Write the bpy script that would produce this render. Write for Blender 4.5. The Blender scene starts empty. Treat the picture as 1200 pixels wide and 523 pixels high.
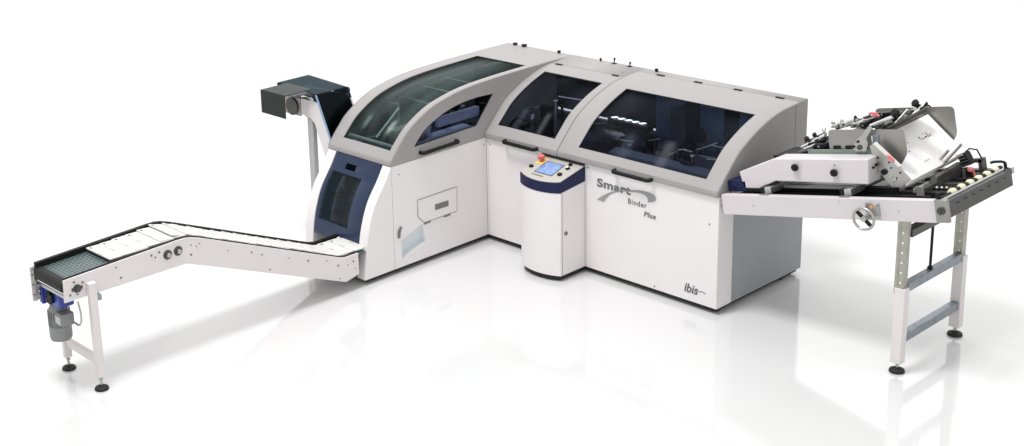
import bpy, bmesh, math, random
from mathutils import Vector, Matrix
from math import radians, sin, cos, pi, atan, atan2, sqrt
random.seed(7)
D = bpy.data
scene = bpy.context.scene
COL = scene.collection

# ---------------------------------------------------------------- materials
def mat(name, col, rough=.5, metal=0., spec=.5, var=0., vscale=8., bump=0., bscale=60., coat=0., rvar=0.):
    m = D.materials.new(name); m.use_nodes = True
    nt = m.node_tree; N = nt.nodes; L = nt.links
    b = N['Principled BSDF']
    b.inputs['Base Color'].default_value = (*col, 1)
    b.inputs['Roughness'].default_value = rough
    b.inputs['Metallic'].default_value = metal
    b.inputs['Specular IOR Level'].default_value = spec
    b.inputs['Coat Weight'].default_value = coat
    b.inputs['Coat Roughness'].default_value = .08
    tc = N.new('ShaderNodeTexCoord')
    if var or rvar:
        n = N.new('ShaderNodeTexNoise'); n.inputs['Scale'].default_value = vscale; n.inputs['Detail'].default_value = 5
        L.new(tc.outputs['Object'], n.inputs['Vector'])
        if var:
            r = N.new('ShaderNodeMapRange'); r.inputs['From Min'].default_value = .3; r.inputs['From Max'].default_value = .7
            r.inputs['To Min'].default_value = 1 - var; r.inputs['To Max'].default_value = 1 + var
            L.new(n.outputs['Fac'], r.inputs['Value'])
            mx = N.new('ShaderNodeVectorMath'); mx.operation = 'SCALE'; mx.inputs[0].default_value = col
            L.new(r.outputs['Result'], mx.inputs['Scale']); L.new(mx.outputs['Vector'], b.inputs['Base Color'])
        if rvar:
            r = N.new('ShaderNodeMapRange'); r.inputs['From Min'].default_value = .3; r.inputs['From Max'].default_value = .7
            r.inputs['To Min'].default_value = max(0, rough - rvar); r.inputs['To Max'].default_value = rough + rvar
            L.new(n.outputs['Fac'], r.inputs['Value']); L.new(r.outputs['Result'], b.inputs['Roughness'])
    if bump:
        n = N.new('ShaderNodeTexNoise'); n.inputs['Scale'].default_value = bscale; n.inputs['Detail'].default_value = 3
        L.new(tc.outputs['Object'], n.inputs['Vector'])
        bp = N.new('ShaderNodeBump'); bp.inputs['Strength'].default_value = bump; bp.inputs['Distance'].default_value = .002
        L.new(n.outputs['Fac'], bp.inputs['Height']); L.new(bp.outputs['Normal'], b.inputs['Normal'])
    return m

def glassmat(name, tint, gloss=1.0, ior=1.45, gcol=(1, 1, 1)):
    m = D.materials.new(name); m.use_nodes = True
    nt = m.node_tree; N = nt.nodes; L = nt.links
    N.remove(N['Principled BSDF']); out = N['Material Output']
    t = N.new('ShaderNodeBsdfTransparent'); t.inputs['Color'].default_value = (*tint, 1)
    g = N.new('ShaderNodeBsdfGlossy'); g.inputs['Roughness'].default_value = .20; g.inputs['Color'].default_value = (*gcol, 1)
    f = N.new('ShaderNodeLayerWeight'); f.inputs['Blend'].default_value = .5
    pw = N.new('ShaderNodeMath'); pw.operation = 'POWER'; pw.inputs[1].default_value = 4.0; L.new(f.outputs['Facing'], pw.inputs[0])
    ad = N.new('ShaderNodeMath'); ad.operation = 'MULTIPLY_ADD'; ad.inputs[1].default_value = .6; ad.inputs[2].default_value = .035; L.new(pw.outputs[0], ad.inputs[0])
    mu = N.new('ShaderNodeMath'); mu.operation = 'MULTIPLY'; mu.inputs[1].default_value = gloss
    mx = N.new('ShaderNodeMixShader')
    L.new(ad.outputs[0], mu.inputs[0]); L.new(mu.outputs[0], mx.inputs[0])
    L.new(t.outputs[0], mx.inputs[1]); L.new(g.outputs[0], mx.inputs[2]); L.new(mx.outputs[0], out.inputs['Surface'])
    return m

M = dict(
    white=mat('white_paint', (.785, .752, .758), .38, var=.012, vscale=2.5, bump=.10, bscale=260, rvar=.05),
    whitefeed=mat('light_grey_paint_feeder', (.62, .585, .60), .4, var=.02, vscale=4, bump=.12, bscale=240),
    whitetop=mat('white_paint_conveyor', (.725, .682, .688), .4, var=.02, vscale=4, bump=.12, bscale=240),
    hood=mat('hood_paint', (.335, .321, .317), .50, spec=.2, var=.02, vscale=2.0, bump=.12, bscale=220, rvar=.05),
    sideg=mat('end_panel_shade_grey', (.30, .31, .33), .32, var=.05, vscale=1.5, bump=.08, bscale=220),  # grey darkened to carry the shade on the end face
    navy=mat('navy_paint', (.010, .014, .058), .45, spec=.22, var=.06),
    door=mat('door_acrylic', (.015, .028, .066), .22, spec=.4, var=.08, vscale=3),
    black=mat('black_plastic', (.006, .006, .007), .5, spec=.25, bump=.2, bscale=300),
    rubber=mat('black_rubber', (.010, .010, .010), .7),
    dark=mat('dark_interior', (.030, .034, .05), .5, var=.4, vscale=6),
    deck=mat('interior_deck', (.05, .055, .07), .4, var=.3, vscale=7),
    bluep=mat('blue_grey', (.17, .24, .38), .35, var=.2, vscale=2.5),
    lilac=mat('lilac_panel', (.42, .45, .60), .35, var=.15, vscale=5),
    chrome=mat('chrome', (.78, .78, .78), .16, 1., rvar=.06),
    steel=mat('brushed_steel', (.46, .46, .44), .36, 1., var=.08, vscale=12, rvar=.1),
    plate=mat('stainless_plate', (.34, .335, .315), .42, .8, var=.10, vscale=6, rvar=.08),
    alu=mat('aluminium_profile', (.50, .51, .52), .4, .8, var=.05),
    galv=mat('galvanised_tube', (.27, .30, .33), .45, .7, var=.15, vscale=25),
    zinc=mat('zinc_plate', (.41, .405, .355), .45, .7, var=.12, vscale=15),
    gun=mat('gunmetal_bar', (.075, .075, .072), .38, .5, var=.15, vscale=10),
    motor=mat('motor_paint', (.24, .25, .245), .45, .3, var=.08, vscale=14),
    blue=mat('blue_gearbox', (.020, .048, .34), .35, coat=.3, var=.1, vscale=12),
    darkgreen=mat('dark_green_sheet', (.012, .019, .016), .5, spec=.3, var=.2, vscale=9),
    chute=glassmat('blue_acrylic', (.11, .18, .22), .35, gcol=(.7,.9,1)),
    chutein=mat('chute_belt', (.04, .05, .09), .4, var=.3, vscale=6),
    g_wing=glassmat('tinted_window_green', (.64, .71, .71), .32, gcol=(.88, 1, .98)),
    g_main=glassmat('tinted_window_dark', (.69, .71, .77), .08, gcol=(.8, .9, 1)),
    paper=mat('paper', (.92, .91, .90), .9, spec=.1, var=.01),
    paperback=mat('paper_cover', (.70, .68, .655), .5, var=.02),
    ink=mat('printed_ink', (.06, .05, .06), .6),
    redink=mat('red_ink', (.55, .16, .14), .6),
    greenbar=mat('pale_green_base', (.20, .26, .22), .45, .3, var=.1),
    cream=mat('cream_wheel', (.72, .68, .48), .5),
    pink=mat('pink_clamp', (.75, .22, .22), .4),
    orange=mat('orange_knob', (.85, .32, .12), .4),
    red=mat('red_button', (.62, .12, .10), .35),
    yellow=mat('yellow_plate', (.78, .52, .16), .45),
    panelg=mat('console_face', (.42, .40, .36), .45, var=.03),
    logo=mat('grey_lettering', (.15, .15, .165), .5),
    logo2=mat('dark_lettering', (.11, .11, .14), .5),
    seam=mat('seam_shadow', (.10, .10, .10), .7),
    slot=mat('slot_grey', (.16, .16, .16), .5),
    scoop=mat('scoop_paint', (.62, .67, .70), .4),
)
# lit display
def screenmat():
    m = D.materials.new('lit_display'); m.use_nodes = True
    nt = m.node_tree; N = nt.nodes; L = nt.links; b = N['Principled BSDF']
    tc = N.new('ShaderNodeTexCoord')
    n = N.new('ShaderNodeTexNoise'); n.inputs['Scale'].default_value = 22
    cr = N.new('ShaderNodeValToRGB')
    cr.color_ramp.elements[0].position = .42; cr.color_ramp.elements[0].color = (.16, .32, .80, 1)
    cr.color_ramp.elements[1].position = .6; cr.color_ramp.elements[1].color = (.32, .52, .95, 1)
    L.new(tc.outputs['Object'], n.inputs['Vector']); L.new(n.outputs['Fac'], cr.inputs['Fac'])
    L.new(cr.outputs['Color'], b.inputs['Emission Color']); b.inputs['Emission Strength'].default_value = .65
    b.inputs['Base Color'].default_value = (.05, .08, .15, 1); b.inputs['Roughness'].default_value = .2
    return m
M['screen'] = screenmat()
def lampmat():
    m = D.materials.new('lit_lamp_strip'); m.use_nodes = True
    b = m.node_tree.nodes['Principled BSDF']
    b.inputs['Emission Color'].default_value = (.92, .97, 1, 1); b.inputs['Emission Strength'].default_value = 3
    return m
M['lamp'] = lampmat()
# belt with a woven grid of links
def beltmat():
    m = D.materials.new('modular_belt'); m.use_nodes = True
    nt = m.node_tree; N = nt.nodes; L = nt.links; b = N['Principled BSDF']
    tc = N.new('ShaderNodeTexCoord'); br = N.new('ShaderNodeTexBrick')
    mp = N.new('ShaderNodeMapping'); L.new(tc.outputs['Object'], mp.inputs['Vector'])
    L.new(mp.outputs['Vector'], br.inputs['Vector'])
    br.inputs['Scale'].default_value = 1; br.inputs['Brick Width'].default_value = .05; br.inputs['Row Height'].default_value = .028
    br.inputs['Mortar Size'].default_value = .004; br.inputs['Mortar Smooth'].default_value = .3
    br.inputs['Color1'].default_value = (.026, .044, .043, 1); br.inputs['Color2'].default_value = (.036, .058, .058, 1)
    br.inputs['Mortar'].default_value = (.15, .20, .20, 1)
    L.new(br.outputs['Color'], b.inputs['Base Color']); b.inputs['Roughness'].default_value = .45
    return m
M['belt'] = beltmat()

# ---------------------------------------------------------------- mesh building
class MB:
    """collects shapes given in world coordinates (or in the ramp frame when T is set)"""
    def __init__(self, T=None): self.bm = bmesh.new(); self.T = T
    def v(self, p):
        p = Vector(p)
        return self.bm.verts.new(self.T @ p if self.T else p)
    def hexa(self, c):
        vs = [self.v(p) for p in c]
        for f in ((0, 3, 2, 1), (4, 5, 6, 7), (0, 1, 5, 4), (1, 2, 6, 5), (2, 3, 7, 6), (3, 0, 4, 7)):
            self.bm.faces.new([vs[i] for i in f])
        return self
    def box(self, x0, x1, y0, y1, z0, z1):
        return self.hexa([(x0, y0, z0), (x1, y0, z0), (x1, y1, z0), (x0, y1, z0), (x0, y0, z1), (x1, y0, z1), (x1, y1, z1), (x0, y1, z1)])
    def prism(self, pts, ax, a, b):
        """polygon pts in the two other axes, extruded a..b along ax"""
        def P(p, t):
            return {0: (t, p[0], p[1]), 1: (p[0], t, p[1]), 2: (p[0], p[1], t)}[ax]
        A = [self.v(P(p, a)) for p in pts]; B = [self.v(P(p, b)) for p in pts]; n = len(pts)
        self.bm.faces.new(A[::-1]); self.bm.faces.new(B)
        for i in range(n): self.bm.faces.new([A[i], A[(i + 1) % n], B[(i + 1) % n], B[i]])
        return self
    def holed(self, outer, hole, ax, a, b):
        def P(p, t):
            return {0: (t, p[0], p[1]), 1: (p[0], t, p[1]), 2: (p[0], p[1], t)}[ax]
        loops = []
        fr = []
        es = []
        for lp in (outer, hole):
            vs = [self.v(P(p, a)) for p in lp]
            es += [self.bm.edges.new((vs[i], vs[(i + 1) % len(vs)])) for i in range(len(vs))]
        r = bmesh.ops.triangle_fill(self.bm, use_beauty=True, use_dissolve=False, edges=es)
        fs = [g for g in r['geom'] if isinstance(g, bmesh.types.BMFace)]
        e = bmesh.ops.extrude_face_region(self.bm, geom=fs)
        off = Vector(P((0, 0), b)) - Vector(P((0, 0), a))
        if self.T: off = self.T.to_3x3() @ off
        for g in e['geom']:
            if isinstance(g, bmesh.types.BMVert): g.co += off
        return self
    def cyl(self, p0, p1, r0, r1=None, seg=20, cap=True):
        r1 = r0 if r1 is None else r1
        p0 = Vector(p0); p1 = Vector(p1); d = (p1 - p0).normalized()
        u = d.orthogonal().normalized(); w = d.cross(u)
        A = []; B = []
        for i in range(seg):
            a = 2 * pi * i / seg; o = u * cos(a) + w * sin(a)
            A.append(self.v(p0 + o * r0)); B.append(self.v(p1 + o * r1))
        for i in range(seg): self.bm.faces.new([A[i], A[(i + 1) % seg], B[(i + 1) % seg], B[i]])
        if cap: self.bm.faces.new(A[::-1]); self.bm.faces.new(B)
        return self
    def lathe(self, c, prof, axis=(0, 0, 1), seg=28):
        c = Vector(c); d = Vector(axis).normalized(); u = d.orthogonal().normalized(); w = d.cross(u)
        rings = []
        for r, h in prof:
            rings.append([self.v(c + d * h + (u * cos(2 * pi * i / seg) + w * sin(2 * pi * i / seg)) * r) for i in range(seg)])
        for a, b in zip(rings, rings[1:]):
            for i in range(seg): self.bm.faces.new([a[i], a[(i + 1) % seg], b[(i + 1) % seg], b[i]])
        self.bm.faces.new(rings[0][::-1]); self.bm.faces.new(rings[-1])
        return self
    def tube(self, pts, r, seg=10, closed=False):
        pts = [Vector(p) for p in pts]; n = len(pts); rings = []; up = None
        for i, p in enumerate(pts):
            if closed: d = (pts[(i + 1) % n] - pts[i - 1]).normalized()
            else: d = (pts[min(i + 1, n - 1)] - pts[max(i - 1, 0)]).normalized()
            if up is None: up = d.orthogonal().normalized()
            up = (up - d * up.dot(d)).normalized(); w = d.cross(up)
            rings.append([self.v(p + (up * cos(2 * pi * k / seg) + w * sin(2 * pi * k / seg)) * r) for k in range(seg)])
        for i in range(n if closed else n - 1):
            a, b = rings[i], rings[(i + 1) % n]
            for k in range(seg): self.bm.faces.new([a[k], a[(k + 1) % seg], b[(k + 1) % seg], b[k]])
        if not closed: self.bm.faces.new(rings[0][::-1]); self.bm.faces.new(rings[-1])
        return self
    def ribbon(self, path, w0, w1, ax, t):
        """strip of section t (height) following a path in the other two axes, spanning w0..w1 on ax"""
        def P(p, k):
            return {0: (k, p[0], p[1]), 1: (p[0], k, p[1])}[ax]
        prev = None; n = len(path)
        for i, p in enumerate(path):
            q = [self.v(P(p, w0)), self.v(P(p, w1)), self.v(P((p[0], p[1] + t), w1)), self.v(P((p[0], p[1] + t), w0))]
            if prev:
                for k in range(4): self.bm.faces.new([prev[k], prev[(k + 1) % 4], q[(k + 1) % 4], q[k]])
            else: self.bm.faces.new(q[::-1])
            prev = q
        self.bm.faces.new(prev)
        return self
    def bolt(self, p, axis, r=.006, h=.004):
        p = Vector(p); return self.cyl(p, p + Vector(axis) * h, r, seg=8)

BASE = {}
def thing(name, label, cat, loc, group=None):
    o = D.objects.new(name, None); COL.objects.link(o); o.location = loc
    o.empty_display_size = .05
    o['label'] = label; o['category'] = cat
    if group: o['group'] = group
    BASE[o.name] = Vector(loc); return o
def obj(name, mb, m, parent=None, bevel=0, smooth=True, label=None, seg=2, solid=0, angle=35):
    bm = mb.bm
    bmesh.ops.recalc_face_normals(bm, faces=bm.faces)
    off = BASE[parent.name] if parent else Vector((0, 0, 0))
    me = D.meshes.new(name)
    bmesh.ops.translate(bm, verts=bm.verts, vec=-off)
    bm.to_mesh(me); bm.free()
    o = D.objects.new(name, me); COL.objects.link(o)
    if isinstance(m, str): m = M[m]
    me.materials.append(m)
    if parent: o.parent = parent
    BASE[o.name] = off
    if solid:
        s = o.modifiers.new('s', 'SOLIDIFY'); s.thickness = solid; s.offset = -1
    if bevel:
        b = o.modifiers.new('b', 'BEVEL'); b.width = bevel; b.segments = seg; b.limit_method = 'ANGLE'; b.angle_limit = radians(angle)
        b.harden_normals = False
    if smooth:
        me.shade_smooth()
        me.set_sharp_from_angle(angle=radians(38))
    if label: o['label'] = label
    return o
def tag(o, label, cat, group=None):
    o['label'] = label; o['category'] = cat
    if group: o['group'] = group
def text(name, s, size, origin, xdir, ydir, m, parent, shear=0, bold=0, space=1, depth=.0008, fit=None):
    c = D.curves.new(name, 'FONT'); c.body = s; c.size = size; c.shear = shear; c.offset = bold; c.space_character = space
    c.extrude = depth; c.resolution_u = 6
    t = D.objects.new(name + '_tmp', c); COL.objects.link(t)
    dg = bpy.context.evaluated_depsgraph_get(); me = D.meshes.new_from_object(t.evaluated_get(dg))
    D.objects.remove(t); D.curves.remove(c)
    X = Vector(xdir); Y = Vector(ydir); Z = X.normalized().cross(Y.normalized())
    off = BASE[parent.name]; O = Vector(origin) - off
    for v in me.vertices:
        v.co = O + X * v.co.x + Y * v.co.y + Z * v.co.z
    me.name = name
    if fit:
        ax = X.normalized(); vals = [v.co.dot(ax) for v in me.vertices]; lo, hi = min(vals), max(vals); zz = [v.co.z for v in me.vertices]; zl, zh = min(zz), max(zz)
        for v in me.vertices:
            d_ = v.co.dot(ax); v.co += ax * (fit[0] - off.x + (d_ - lo) / (hi - lo) * (fit[1] - fit[0]) - d_)
            v.co.z = fit[2] - off.z + (v.co.z - zl) / (zh - zl) * (fit[3] - fit[2])
    me.materials.clear(); me.materials.append(M[m])
    o = D.objects.new(name, me); COL.objects.link(o); o.parent = parent; BASE[o.name] = off
    return o

def catmull(pts, n=6):
    out = []
    P = [Vector(p).to_2d() if len(p) > 2 else Vector(p) for p in pts]
    for i in range(len(P) - 1):
        p0 = P[max(i - 1, 0)]; p1 = P[i]; p2 = P[i + 1]; p3 = P[min(i + 2, len(P) - 1)]
        for k in range(n):
            t = k / n
            out.append(.5 * ((2 * p1) + (-p0 + p2) * t + (2 * p0 - 5 * p1 + 4 * p2 - p3) * t * t + (-p0 + 3 * p1 - 3 * p2 + p3) * t ** 3))
    out.append(P[-1])
    return [(p.x, p.y) for p in out]

# ================================================================= SETTING
fl = MB()
R_ = 60
fl.bm.faces.new([fl.bm.verts.new(p) for p in ((-R_, -R_, 0), (R_, -R_, 0), (R_, R_, 0), (-R_, R_, 0))])
fm = mat('glossy_white_floor', (.66, .66, .66), .085, spec=.8)
floor = obj('floor', fl, fm, smooth=False); floor['kind'] = 'structure'

# ================================================================= BINDING MACHINE
ZB = .052; L_ = 2.505; DP = 1.213; WT = .841
mach = thing('binding_machine', 'large L-shaped white binding machine with grey curved hoods and dark tinted windows', 'machine', (1.0, .3, 0))
low = catmull([(-1.535, ZB), (-1.512, .21), (-1.478, .45), (-1.392, .69), (-1.262, .875), (-1.187, .996)], 8)
# black recessed block standing in for the contact shadow under the cabinets
p = MB(); p.box(.02, L_ - .025, .022, DP - .03, .022, ZB + .02); p.box(-WT + .03, -.015, -1.50, DP - .06, .028, ZB + .02)
obj('shadow_plinth', p, 'rubber', mach)
for x, y in ((L_ - .07, .09), (L_ - .07, DP - .22), (.25, .1), (-.09, -1.38), (-WT + .09, -1.38), (-WT + .1, DP - .1)):
    f = MB(); f.lathe((x, y, 0), [(.034, 0), (.036, .012), (.028, .02), (.014, .026), (.014, .06)]); obj('foot', f, 'rubber', mach)
# carcass
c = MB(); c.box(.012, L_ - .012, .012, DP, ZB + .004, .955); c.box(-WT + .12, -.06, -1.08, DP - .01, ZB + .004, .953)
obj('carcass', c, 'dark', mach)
# front panels (long body)
for x0, x1, z0 in ((.018, .70, ZB), (.703, 1.166, ZB), (1.170, L_ - .001, ZB)):
    p = MB(); p.box(x0, x1, 0, .014, z0, .998); obj('front_panel', p, 'white', mach, bevel=.003)
p = MB(); p.box(-.001, .0155, -.001, .013, ZB, .998); obj('corner_trim', p, 'white', mach, bevel=.003)
# end panel
p = MB(); p.box(L_ - .011, L_, .0155, .20, ZB, .92); obj('end_strip', p, 'white', mach, bevel=.003)
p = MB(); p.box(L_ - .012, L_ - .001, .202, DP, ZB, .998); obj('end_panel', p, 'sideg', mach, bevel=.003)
p = MB(); p.box(L_ - .011, L_, .0155, .20, .922, .998); obj('end_strip', p, 'white', mach, bevel=.002)
p = MB(); p.box(L_ - .02, L_ - .002, DP - .06, DP - .012, 1.0, 1.18); obj('blue_bracket', p, 'bluep', mach, bevel=.003)
# wing lower: side walls
p = MB(); p.prism(low + [(-1.184, .996), (-1.184, ZB)], 0, -.105, 0); obj('curved_side_panel', p, 'white', mach, bevel=.008, seg=3)
p = MB(); p.prism(low + [(-1.0, .996), (-1.0, ZB)], 0, -WT, -.735); obj('curved_side_panel', p, 'white', mach, bevel=.008, seg=3)
p = MB(); p.box(-WT, -WT + .014, -.997, DP - .01, ZB, .998); obj('side_panel', p, 'white', mach, bevel=.003)
# scoop recess in the side panel: panel with a hole
sc_out = [(-1.092, .124), (-1.095, .300), (-.841, .385), (-.800, .205)]
p = MB(); p.holed([(-1.181, ZB), (-.004, ZB), (-.004, .998), (-1.181, .998)], sc_out, 0, -.013, 0)
obj('side_panel', p, 'white', mach, bevel=0)
p = MB()
I = [(-.045, -1.075, .145), (-.02, -1.08, .29), (-.02, -.85, .372), (-.045, -.82, .215)]
O_ = [(-.013, *q) for q in sc_out]
a = [p.v(q) for q in O_]; b = [p.v(q) for q in I]
for i in range(4): p.bm.faces.new([a[i], a[(i + 1) % 4], b[(i + 1) % 4], b[i]])
p.bm.faces.new(b)
obj('recess', p, 'scoop', mach, smooth=False, label='pale blue grey recess cut low in the side panel')
# hatch on side wall
h = MB(); h.prism([(-.889, .467), (-.889, .622), (-.398, .622), (-.405, .391), (-.812, .391)], 0, -.002, .0035)
hatch = obj('hatch', h, 'white', mach, bevel=.0015)
h = MB(); hp = [(-.889, .467), (-.889, .622), (-.398, .622), (-.405, .391), (-.812, .391)]
h.tube([(.0038, y, z) for y, z in hp], .0028, 6, closed=True); obj('hatch_seam', h, 'slot', hatch)
h = MB(); h.prism([(-.678, .472), (-.678, .527), (-.510, .523), (-.510, .468)], 0, .002, .007); obj('slot', h, 'slot', hatch, bevel=.002)
for y in (-.78, -.53):
    h = MB(); h.prism([(y - .042, .374), (y + .038, .374), (y + .044, .394), (y - .034, .394)], 0, -.001, .008); obj('hatch_hinge', h, 'slot', hatch, bevel=.002)
# lock lever on the side
lk = MB(); lk.prism(catmull([(-1.14, .335), (-1.135, .40), (-1.105, .432), (-1.09, .425), (-1.108, .39), (-1.118, .335), (-1.14, .335)], 4)[:-1], 0, 0.001, .014)
obj('lock_lever', lk, 'slot', mach, bevel=.003)
for q in ((.0, -1.097, .912), (.0, -.04, .94)):
    lk = MB(); lk.bolt(q, (1, 0, 0), .006); obj('screw', lk, 'slot', mach)
for q in ((1.191, 0, .964), (2.421, 0, .758), (.045, 0, .94), (1.9, 0, .08)):
    lk = MB(); lk.bolt(q, (0, -1, 0), .0065); obj('screw', lk, 'slot', mach)

# wing door
def inset(pts, d):
    out = []
    for i, q in enumerate(pts):
        a = Vector(pts[max(i - 1, 0)]); b = Vector(pts[min(i + 1, len(pts) - 1)]); t = (b - a).normalized(); n = Vector((t.y, -t.x))
        out.append((q[0] + n.x * d, q[1] + n.y * d))
    return out
def at_z(pts, z):
    for a, b in zip(pts, pts[1:]):
        if a[1] <= z <= b[1]: t = (z - a[1]) / (b[1] - a[1]); return a[0] + (b[0] - a[0]) * t
    return pts[-1][0] if z > pts[-1][1] else pts[0][0]
def sweep(mbm, prof, xs, hole=None, d=0):
    """grid over profile (y,z) x xs; hole=(i0,i1,j0,j1) skipped; returns nothing"""
    P = inset(prof, d) if d else prof
    V = [[mbm.v((x, y, z)) for x in xs] for y, z in P]
    for i in range(len(P) - 1):
        for j in range(len(xs) - 1):
            if hole and any(h[0] <= i < h[1] and h[2] <= j < h[3] for h in hole): continue
            mbm.bm.faces.new([V[i][j], V[i][j + 1], V[i + 1][j + 1], V[i + 1][j]])
def prof_cut(prof, cuts, key=1):
    """insert vertices in the profile at given values of coordinate key"""
    out = [prof[0]]
    for a, b in zip(prof, prof[1:]):
        cs = sorted([c for c in cuts if min(a[key], b[key]) + 1e-6 < c < max(a[key], b[key]) - 1e-6], reverse=b[key] < a[key])
        for c in cs:
            t = (c - a[key]) / (b[key] - a[key]); out.append((a[0] + (b[0] - a[0]) * t, a[1] + (b[1] - a[1]) * t))
        out.append(b)
    return out
def idx(prof, val, key=1): return min(range(len(prof)), key=lambda i: abs(prof[i][key] - val))
dp = [(y + .022, z) for y, z in low]
dz = [.30, .44, .84, .878, .925]
dp2 = [q for q in prof_cut([(at_z(dp, .3), .3)] + [q for q in dp if q[1] > .3], dz)]
d_ = MB(); xs = [-.733, -.68, -.55, -.415, -.29, -.107]
sweep(d_, dp2, xs, [(idx(dp2, .44), idx(dp2, .84), 1, 4), (idx(dp2, .878), idx(dp2, .925), 2, 3)])
door = obj('door', d_, 'door', mach, solid=-.012, bevel=.002)
d_ = MB(); sweep(d_, dp2[idx(dp2, .44):idx(dp2, .84) + 1], [-.68, -.29], None, 0)
for v in d_.bm.verts: v.co.y += .006
obj('door_window', d_, glassmat('door_window_tint', (.40, .52, .58), .6), door, solid=.004)
d_ = MB(); d_.box(-.552, -.413, -1.17, -1.14, .872, .93); obj('door_opening', d_, 'black', door)
for x, z in ((-.70, .34), (-.16, .34), (-.70, .98)):
    lk = MB(); y = at_z(dp, z); lk.cyl((x, y - .012, z), (x, y, z), .012, seg=12); obj('door_knob', lk, 'navy', door)
# inside of the wing mouth
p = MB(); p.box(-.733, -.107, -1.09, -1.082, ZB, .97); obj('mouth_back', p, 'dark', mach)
p = MB(); p.box(-.60, -.40, -1.44, -1.28, .30, .335); obj('mouth_guide', p, 'bluep', mach, bevel=.004)
for x, z, r in ((-.60, .70, .035), (-.36, .55, .03), (-.33, .52, .016), (-.42, .62, .02), (-.55, .52, .014)):
    p = MB(); p.lathe((x, -1.22, z), [(r * .6, .0), (r, -.01), (r, -.03), (r * .4, -.04)], axis=(0, 1, 0)); obj('mouth_roller', p, 'steel', mach)
p = MB(); p.box(-.70, -.14, -1.27, -1.20, .60, .63); p.box(-.70, -.14, -1.30, -1.24, .44, .47); obj('mouth_beam', p, 'deck', mach, bevel=.003)

# ---------------- hoods
mp = catmull([(-.02, 1.048), (.035, 1.105), (.11, 1.18), (.24, 1.30), (.41, 1.395), (.6, 1.47), (.8, 1.52), (1.05, 1.541), (1.213, 1.546)], 6)
mp = [(-.022, 1.0), (-.022, 1.02)] + mp
wp = catmull([(-1.183, 1.045), (-1.14, 1.095), (-1.07, 1.175), (-.94, 1.295), (-.715, 1.415), (-.5, 1.475), (-.25, 1.515), (.1, 1.535), (.62, 1.544), (1.213, 1.546)], 6)
wp = [(-1.186, 1.0), (-1.185, 1.02)] + wp
TH = .012
def even(pts, n):
    P = [Vector(q) for q in pts]; acc = [0]
    for u, v in zip(P, P[1:]): acc.append(acc[-1] + (v - u).length)
    out = []
    for k in range(n + 1):
        t = acc[-1] * k / n; i = max(j for j in range(len(acc)) if acc[j] <= t + 1e-9); i = min(i, len(P) - 2)
        q = P[i].lerp(P[i + 1], (t - acc[i]) / (acc[i + 1] - acc[i])); out.append((q.x, q.y))
    for _ in range(70):
        out = [out[0]] + [((a[0] + b[0] * 2 + c[0]) / 4, (a[1] + b[1] * 2 + c[1]) / 4) for a, b, c in zip(out, out[1:], out[2:])] + [out[-1]]
    return out
def hood(name, prof, x0, x1, hx0, hx1, y0, y1, ycut0=None, ycut1=None, gmat='g_main', lab=None, gaps=.0015):
    pr = prof_cut(prof, [y0, y1] + [c for c in (ycut0, ycut1) if c is not None], 0)
    if ycut1 is not None: pr = pr[:idx(pr, ycut1, 0) + 1]
    a, b = idx(pr, y0, 0), idx(pr, y1, 0)
    m_ = MB(); sweep(m_, pr, [x0 + gaps, hx0, hx1, x1 - gaps], [(a, b, 1, 2)])
    o = obj(name, m_, 'hood', mach, solid=TH, bevel=.0025, angle=60, label=lab)
    g = MB(); sweep(g, pr[a:b + 1], [hx0 - .01, hx1 + .01], None, 0)
    for v in g.bm.verts: pass
    gp = inset(even(pr[a:b + 1], 110), .007)
    g.bm.clear(); sweep(g, gp, [hx0 - .004, hx1 + .004])
    w = obj('window', g, gmat, o, solid=.004)
    # black gasket round the opening
    k = MB(); q = inset(even(pr[a:b + 1], 24), .003)
    loop = [(hx0, y, z) for y, z in q] + [(hx1, y, z) for y, z in q[::-1]]
    k.tube(loop, .004, 6, closed=True); obj('gasket', k, 'black', w)
    return o
h1 = hood('hood_lid', mp, .0035, .86, .098, .775, .055, .697, ycut1=.885, lab='narrower grey hood lid with a dark window')
h2 = hood('hood_lid', mp, .863, L_, 1.055, 2.352, .040, .688, ycut1=1.095, lab='widest grey hood lid with a dark window')
# hidden orientation fix handled by recalc; roof strip behind the lids
m_ = MB(); pr = prof_cut(mp, [.888, 1.098], 0)
sweep(m_, pr[idx(pr, 1.098, 0):], [.863, L_]); sweep(m_, pr[idx(pr, .888, 0):], [-.02, .8615])
obj('roof_strip', m_, 'hood', mach, solid=TH)
# wing hood top
hw = hood('hood_lid', wp, -WT, .0, -.700, -.078, -1.118, .62, ycut1=1.213, gmat='g_wing', lab='long grey wing hood with a greenish curved window', gaps=0)
# wing hood side plate with arc window
wo = [q for q in wp if q[0] <= .0]
outer = inset(wo, .001)
# side plate continues back to the body's first lid: follow seam arc
arc = [(at_y, z) for at_y, z in mp if z <= 1.50 and z > 1.0]
outer = [(y, z) for y, z in wp if y <= 1.0] + [(1.0, 1.0)]
ins = [(-.902, 1.120), (-.78, 1.236), (-.62, 1.312), (-.5, 1.352), (-.38, 1.378), (-.24, 1.394), (-.10, 1.399), (.093, 1.392), (-.131, 1.140)]
hol = catmull(ins[:7], 4) + ins[7:]
m_ = MB(); m_.holed(outer, hol, 0, -TH, .0008)
sp = obj('hood_side', m_, 'hood', mach, bevel=.003, angle=60)
g = MB(); g.prism(hol, 0, -.010, -.006); sw = obj('window', g, 'g_main', sp)
k = MB(); k.tube([(-.002, y, z) for y, z in hol], .004, 6, closed=True); obj('gasket', k, 'black', sw)
# wing hood left side plate
m_ = MB(); m_.prism([(y, z) for y, z in wp] + [(1.213, 1.0)], 0, -WT - .0008, -WT + TH); obj('hood_side', m_, 'hood', mach, bevel=.003, angle=60)
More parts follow.
